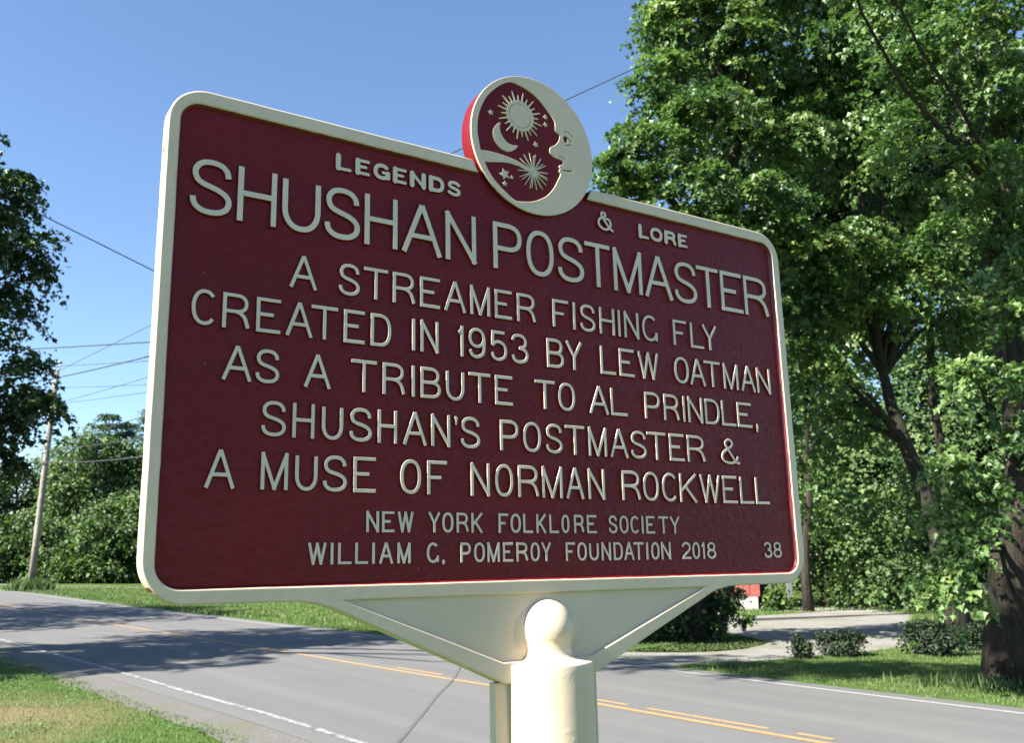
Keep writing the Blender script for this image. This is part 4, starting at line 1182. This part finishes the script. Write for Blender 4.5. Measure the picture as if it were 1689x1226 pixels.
ROWS = [
(402.1, 420.2, [('L', 330.5, 347.4), ('E', 351.7, 367.8), ('G', 371.3, 389.8), ('E', 393.8, 409.8), ('N', 413.6, 431.7), ('D', 436.1, 454.4), ('S', 457.7, 475.6)]),
(403.2, 421.5, [('L', 729.1, 745.9), ('O', 747.6, 768.0), ('R', 771.8, 791.0), ('E', 794.9, 810.6)]),
(328.7, 383.1, [('S', 189.5, 227.5), ('H', 233.1, 270.4), ('U', 276.2, 314.7), ('S', 319.3, 356.6), ('H', 362.1, 398.7), ('A', 404.5, 450.0), ('N', 455.6, 493.1), ('P', 515.4, 552.8), ('O', 559.4, 596.7), ('S', 602.8, 640.1), ('T', 642.5, 680.2), ('M', 685.2, 729.4), ('A', 734.4, 778.9), ('S', 783.0, 821.2), ('T', 822.4, 860.8), ('E', 864.6, 903.6), ('R', 907.9, 953.5)]),
(272.0, 304.5, [('A', 286.1, 312.7), ('S', 335.7, 357.6), ('T', 362.2, 388.5), ('R', 394.0, 419.4), ('E', 425.0, 448.2), ('A', 453.8, 479.3), ('M', 485.2, 509.7), ('E', 516.0, 538.0), ('R', 544.9, 570.0), ('F', 593.2, 615.3), ('I', 621.3, 625.8), ('S', 632.0, 653.9), ('H', 660.3, 682.9), ('I', 687.8, 692.3), ('N', 697.8, 720.2), ('G', 726.1, 749.7), ('F', 776.3, 798.7), ('L', 805.3, 827.3), ('Y', 826.5, 850.5)]),
(224.1, 257.3, [('C', 196.6, 218.4), ('R', 224.1, 249.0), ('E', 255.2, 278.1), ('A', 283.7, 309.4), ('T', 308.2, 335.3), ('E', 341.6, 363.4), ('D', 370.1, 392.3), ('I', 415.6, 419.5), ('N', 425.5, 446.3), ('1', 468.7, 477.1), ('9', 482.5, 503.1), ('5', 509.7, 530.5), ('3', 536.2, 558.4), ('B', 583.4, 606.5), ('Y', 610.5, 632.2), ('L', 659.2, 681.6), ('E', 687.3, 709.9), ('W', 716.5, 748.4), ('O', 774.5, 798.1), ('A', 800.4, 825.9), ('T', 825.2, 852.7), ('M', 858.3, 884.4), ('A', 889.9, 915.5), ('N', 919.3, 944.4)]),
(176.2, 208.1, [('A', 226.3, 252.3), ('S', 256.2, 278.4), ('A', 302.9, 328.8), ('T', 350.0, 376.9), ('R', 383.4, 408.1), ('I', 415.3, 418.9), ('B', 425.4, 448.5), ('U', 454.8, 476.4), ('T', 482.0, 508.5), ('E', 514.2, 536.3), ('T', 565.7, 592.4), ('O', 597.2, 620.2), ('A', 640.8, 668.1), ('L', 671.7, 696.0), ('P', 723.1, 746.9), ('R', 753.3, 778.3), ('I', 782.9, 789.1), ('N', 792.8, 817.1), ('D', 821.4, 846.3), ('L', 850.2, 874.6), ('E', 878.0, 903.8), (',', 910.0, 916.1)]),
(127.5, 160.1, [('S', 263.3, 286.2), ('H', 292.6, 313.8), ('U', 321.2, 342.4), ('S', 349.0, 372.1), ('H', 378.6, 399.2), ('A', 406.1, 431.8), ('N', 437.4, 459.1), ("'", 463.5, 468.9), ('S', 471.7, 494.7), ('P', 519.5, 542.5), ('O', 548.8, 571.9), ('S', 578.5, 600.5), ('T', 604.6, 631.4), ('M', 637.0, 662.8), ('A', 668.2, 694.1), ('S', 698.6, 722.1), ('T', 723.7, 753.1), ('E', 758.3, 782.2), ('R', 787.4, 817.1), ('&', 844.5, 877.2)]),
(78.9, 112.6, [('A', 215.4, 240.9), ('M', 264.6, 289.5), ('U', 296.4, 317.8), ('S', 323.4, 347.0), ('E', 353.8, 376.7), ('O', 403.1, 425.6), ('F', 432.7, 454.9), ('N', 482.9, 505.5), ('O', 512.4, 534.5), ('R', 540.9, 567.6), ('M', 571.8, 598.5), ('A', 603.9, 627.8), ('N', 634.2, 657.3), ('R', 682.6, 710.1), ('O', 714.2, 738.0), ('C', 743.4, 767.2), ('K', 771.2, 797.7), ('W', 804.6, 838.1), ('E', 842.7, 867.4), ('L', 872.7, 896.4), ('L', 900.4, 924.7)]),
(41.7, 61.5, [('N', 368.1, 381.0), ('E', 384.4, 397.3), ('W', 401.1, 417.7), ('Y', 434.8, 447.3), ('O', 450.0, 462.6), ('R', 466.4, 480.2), ('K', 483.6, 496.2), ('F', 516.2, 528.0), ('O', 531.0, 543.6), ('L', 546.8, 558.9), ('K', 563.6, 575.6), ('L', 580.4, 592.7), ('O', 596.5, 606.9), ('R', 613.4, 626.9), ('E', 631.0, 644.3), ('S', 661.6, 673.7), ('O', 677.3, 690.1), ('C', 693.3, 706.1), ('I', 709.6, 712.7), ('E', 716.7, 729.6), ('T', 735.5, 750.6), ('Y', 753.8, 767.9)]),
(12.2, 31.8, [('W', 311.1, 328.3), ('I', 332.4, 335.8), ('L', 340.1, 353.4), ('L', 357.2, 370.0), ('I', 374.0, 377.5), ('A', 381.8, 396.0), ('M', 400.8, 414.7), ('G', 432.6, 445.8), ('.', 448.6, 453.4), ('P', 470.5, 482.3), ('O', 486.3, 499.0), ('M', 502.1, 516.7), ('E', 520.8, 533.1), ('R', 537.5, 551.9), ('O', 555.1, 566.9), ('Y', 569.4, 581.2), ('F', 601.0, 613.4), ('O', 616.6, 629.3), ('U', 632.8, 645.8), ('N', 649.9, 662.9), ('D', 667.0, 679.9), ('A', 682.2, 696.4), ('T', 696.0, 711.0), ('I', 714.6, 717.9), ('O', 722.2, 734.5), ('N', 737.7, 752.0), ('2', 770.0, 783.9), ('0', 786.6, 798.4), ('1', 800.3, 807.2), ('8', 810.5, 824.8), ('3', 909.0, 922.8), ('8', 925.9, 940.6)])]
W_ROW = [4.4, 4.4, 5.2, 3.25, 3.25, 3.2, 3.2, 3.2, 2.45, 2.45]
DRAFT = [.9, .9, 1.5, 1.2, 1.2, 1.15, 1.15, 1.15, .55, .55]
for ri_, (zb, zc, row) in enumerate(ROWS):
    for k, (ch, a, b) in enumerate(row):
        nm = 'numeral' if ch in '0123456789' else ('ampersand' if ch == '&' else ('punctuation' if ch in ".,'" else 'letter'))
        make_letter(ch, a, b, zb, zc, W_ROW[ri_], ri_ < 2, 2.6 if ri_ < 2 else (3.1 if ri_ == 2 else (2.7 if ri_ < 8 else 1.5)), DRAFT[ri_], nm, k)
# the curly ampersand of the heading
AMP = [(.80, .40), (.68, .56), (.42, .52)]
def amp_pts(P, x0, x1, z0, z1): return [(x0 + (x1 - x0) * a, z0 + (z1 - z0) * b) for a, b in P]
ax0, ax1, az0, az1 = 665.3, 685.5, 403.5, 424.8
V = []; Fc = []; Mi = []
for si, (pts, closed) in enumerate([
        (catmull([(.55, .66), (.80, .62), (.92, .40), (.80, .12), (.45, 0), (.12, .12), (0, .36), (.10, .58), (.30, .70), (.52, .80), (.50, .95), (.34, 1.0), (.22, .90), (.30, .74)], 4), False),
        ([(.28, .72), (.85, .08)], False), ([(.78, .13), (1.04, .0)], False)]):
    v, f, mi = stroke(amp_pts(pts, ax0, ax1, az0, az1), 2.9, closed, 3.2, .9, True, .05 * si)
    o = len(V); V += v; Fc += [tuple(i + o for i in q) for q in f]; Mi += mi
place(mesh_obj('ampersand', V, Fc, [M_letter, M_burg_flat], marker, fmat=Mi))

# ---- the moon emblem
def E_(pts): return [(EC[0] + x, EC[1] + z) for x, z in pts]
DARK = [(-30.0, 72.2), (-42.0, 66.5), (-53.5, 56.4), (-64.1, 43.8), (-71.0, 30.1), (-75.1, 17.3), (-76.5, 4.6), (-76.3, -4.7), (-75.2, -10.6), (-73.1, -22.5), (-68.6, -34.2), (-64.2, -43.6), (-58.9, -50.9), (-52.8, -57.4), (-43.6, -64.6), (-35.0, -70.3), (-27.1, -74.3), (-17.4, -73.4), (-6.8, -71.2), (3.3, -67.2), (16.1, -59.1), (25.8, -48.1), (31.5, -38.2), (36.6, -28.1), (34.2, -24.5), (36.0, -21.7), (36.0, -20.7), (34.8, -19.4), (35.8, -16.6), (40.2, -14.4), (41.2, -11.9), (40.0, -9.9), (35.3, -8.8), (29.3, -8.3), (24.2, -5.8), (21.9, -2.9), (22.4, 1.7), (24.2, 4.0), (29.9, 7.7), (34.4, 12.6), (36.8, 17.8), (37.4, 22.6), (34.0, 24.4), (30.7, 27.7), (31.0, 36.3), (27.0, 43.6), (20.4, 50.3), (12.9, 57.5), (4.6, 63.6), (-4.6, 67.9), (-15.4, 71.0)]
COMET = [(-78.0, -23.6), (-64.6, -22.2), (-50.5, -22.0), (-36.1, -23.0), (-24.1, -24.8), (-15.2, -27.9), (-7.1, -31.0), (-4.6, -33.4), (-13.7, -33.2), (-21.8, -30.9), (-33.9, -30.1), (-44.3, -31.4), (-55.4, -33.7), (-70.5, -37.0)]
BC = (-2.0, -32.9)
BURST = [(-23.2, -35.8), (-22.4, -29.5), (-20.3, -20.6), (-14.8, -14.2), (-6.9, -10.8), (-0.9, -13.0), (1.7, -11.3), (9.4, -14.7), (12.4, -20.3), (15.8, -21.6), (18.9, -30.6), (17.4, -36.8), (18.4, -39.3), (16.1, -46.4), (10.5, -52.8), (8.2, -50.2), (2.4, -55.0), (-4.1, -53.5), (-7.2, -55.1), (-13.9, -52.0), (-18.0, -46.2), (-21.2, -43.8)]
CRES = [(-45.4, 17.9), (-51.2, 13.4), (-55.3, 7.2), (-56.3, 0.4), (-54.8, -5.6), (-51.8, -9.9), (-47.1, -14.3), (-40.8, -16.4), (-34.4, -16.0), (-28.6, -13.1), (-24.5, -9.1), (-22.7, -5.8), (-29.3, -7.0), (-35.7, -5.9), (-40.4, -2.7), (-43.8, 1.0), (-46.2, 5.9), (-46.9, 12.3)]
EYE = [(44.0, 23.6), (42.9, 20.1), (43.3, 16.8), (45.4, 15.0), (47.8, 15.0), (48.4, 17.7), (48.7, 20.7), (51.3, 19.5), (53.5, 17.8), (55.2, 16.1), (55.9, 16.8), (54.6, 18.8), (51.8, 20.8), (48.8, 22.2), (46.2, 23.4)]
UNDER = [(45.7, 12.0), (50.1, 12.6), (54.5, 14.8)]
BROW = [(44.6, 27.9), (47.3, 29.3), (50.8, 28.7), (55.2, 26.3), (57.5, 23.4)]
NOST = [(35.4, -5.0), (40.6, -5.6), (44.4, -8.1)]
MOUTH = [(38.4, -21.6), (42.5, -21.8), (49.5, -20.7), (52.9, -19.8)]
def ribbon(pts, w0, w1):
    P = np.array(catmull(pts, 4)); t = np.gradient(P, axis=0); t /= np.linalg.norm(t, axis=1)[:, None]
    n_ = np.stack([-t[:, 1], t[:, 0]], 1); ww = np.linspace(w0, w1, len(P))[:, None] / 2
    return [tuple(p) for p in P + n_ * ww] + [tuple(p) for p in (P - n_ * ww)[::-1]]
em = bpy.data.objects.new('moon_emblem', None); col.objects.link(em); em.parent = marker; em.location = -FOOT
em['label'] = 'round man in the moon emblem'
def E_part(name, loops, y0, y1, bev, mat, res=1, **kw):
    o = outline_mesh(name, [E_(l) for l in loops], y0, y1, bev, mat, em, res, **kw)
    return o
circ = [(ER * math.cos(2 * math.pi * k / 96), ER * math.sin(2 * math.pi * k / 96)) for k in range(96)]
circ_in = [((ER - .5) * math.cos(2 * math.pi * k / 96), (ER - .5) * math.sin(2 * math.pi * k / 96)) for k in range(96)]
E_part('emblem_disc', [circ_in], 1.3, 21.5, .3, M_burg_flat, 1)
E_part('moon_face', [circ, catmull(DARK, 3, True), EYE, ribbon(UNDER, .9, .9), ribbon(BROW, .6, 1.0), ribbon(NOST, .7, .8), ribbon(MOUTH, .9, 2.2)], -.6, 1.9, .45, M_cream, 1)
E_part('comet_tail', [COMET], -.53, 1.6, .2, M_cream)
E_part('crescent_moon', [catmull(CRES, 2, True)], -.45, 1.6, .2, M_cream)
sc_ = (-18.4, 32.7)
ray_loop = []
for k in range(24):
    a = R(110.5 - 15 * k); rt = 30.8 if k % 2 == 0 else 26.0; hb = R(3.9)
    for (aa, rr) in ((a + hb * 1.55, 18.6), (a + hb * .75, 19.6), (a + R(.9), rt - .4), (a, rt), (a - R(.9), rt - .4), (a - hb * .75, 19.6), (a - hb * 1.55, 18.6)):
        ray_loop.append((sc_[0] + rr * math.cos(aa), sc_[1] + rr * math.sin(aa)))
cir = lambda r: [(sc_[0] + r * math.cos(2 * math.pi * k / 48), sc_[1] + r * math.sin(2 * math.pi * k / 48)) for k in range(48)]
E_part('sun_rays', [ray_loop, cir(15.2)], -.5, 1.6, .15, M_cream)
E_part('sun_disc', [cir(14.55)], -.5, 1.6, .15, M_cream)
for k, tip in enumerate(BURST):
    d = Vector((tip[0] - BC[0], tip[1] - BC[1])); L_r = d.length; d.normalize(); nn = Vector((-d.y, d.x))
    q = [Vector(BC) + nn * .9, Vector(BC) + d * L_r * .5 + nn * .62, Vector(BC) + d * L_r + nn * .42, Vector(BC) + d * L_r - nn * .42, Vector(BC) + d * L_r * .5 - nn * .62, Vector(BC) - nn * .9]
    E_part('burst_ray', [[tuple(v) for v in q]], -.40 + .018 * k, 1.6, .1, M_cream)
STARS = [((-58.5, 26.5), 3.9, (-59.2, 30.0)), ((17.7, 40.6), 3.5, (17.3, 43.8)), ((17.3, 30.9), 3.6, (16.1, 34.2)), ((2.5, 1.9), 4.0, (1.2, 5.4)), ((-41.5, -45.2), 7.4, (-44.1, -38.8)), ((-32.0, -47.0), 2.7, (-32.5, -44.6)), ((-41.6, -56.7), 3.5, (-41.9, -53.4))]
for (c, r, tp) in STARS:
    a0 = math.atan2(tp[1] - c[1], tp[0] - c[0])
    lp = []
    for k in range(10):
        rr = r if k % 2 == 0 else r * .46
        lp.append((c[0] + rr * math.cos(a0 + k * math.pi / 5), c[1] + rr * math.sin(a0 + k * math.pi / 5)))
    E_part('star', [lp], -.5, 1.6, .15, M_cream)

# ---- boss, ball, post
def lathe(name, prof, mat, parent, n=64, off_=(572.2, 4.0), smooth=True):
    V = []; Fc = []
    for r, z in prof:
        for k in range(n):
            a = 2 * math.pi * k / n; V.append(((off_[0] + r * math.cos(a)) * mm, (off_[1] + r * math.sin(a)) * mm, z * mm))
    for i in range(len(prof) - 1):
        for k in range(n):
            a = i * n + k; b = i * n + (k + 1) % n
            Fc.append((a, a + n, b + n, b))
    o = mesh_obj(name, V, Fc, mat, parent, smooth=smooth)
    bm = bmesh.new(); bm.from_mesh(o.data); bmesh.ops.recalc_face_normals(bm, faces=bm.faces); bm.to_mesh(o.data); bm.free()
    return place(o)
ball = [(.01, -26.8)] + [(29.3 * math.sin(R(a)), -56.2 + 29.3 * math.cos(R(a))) for a in range(8, 119, 6)]
prof = ball + [(25.9, -72), (25.6, -77), (26.2, -81.5), (28.2, -84.6), (31.5, -86.4), (37, -87.8), (45.9, -89.6), (46.9, -90.2), (47.2, -91.4), (47.2, -96)]
fin = lathe('ball_finial', prof, M_cream_post, marker)
zf = foot_z * 1000
post = lathe('post', [(47.2, -96), (47.2, -150), (47.0, -330), (46.6, -345), (38.2, -350), (38.2, zf + 2), (38.2, zf - 60)], M_cream_post, marker)
bm = bmesh.new(); box(bm, .5078, .6366, .0050, .0150, -.330, -.1060)
place(bm_obj('rear_plate', bm, M_cream, marker, bevel=.0012))
bm = bmesh.new(); bmesh.ops.create_uvsphere(bm, u_segments=40, v_segments=24, radius=1)
for v in bm.verts: v.co = Vector((.5722 + v.co.x * .047, .0085 - max(-v.co.y, 0) * .009, -.060 + v.co.z * .036))
place(bm_obj('bracket_boss', bm, M_cream, marker, True))
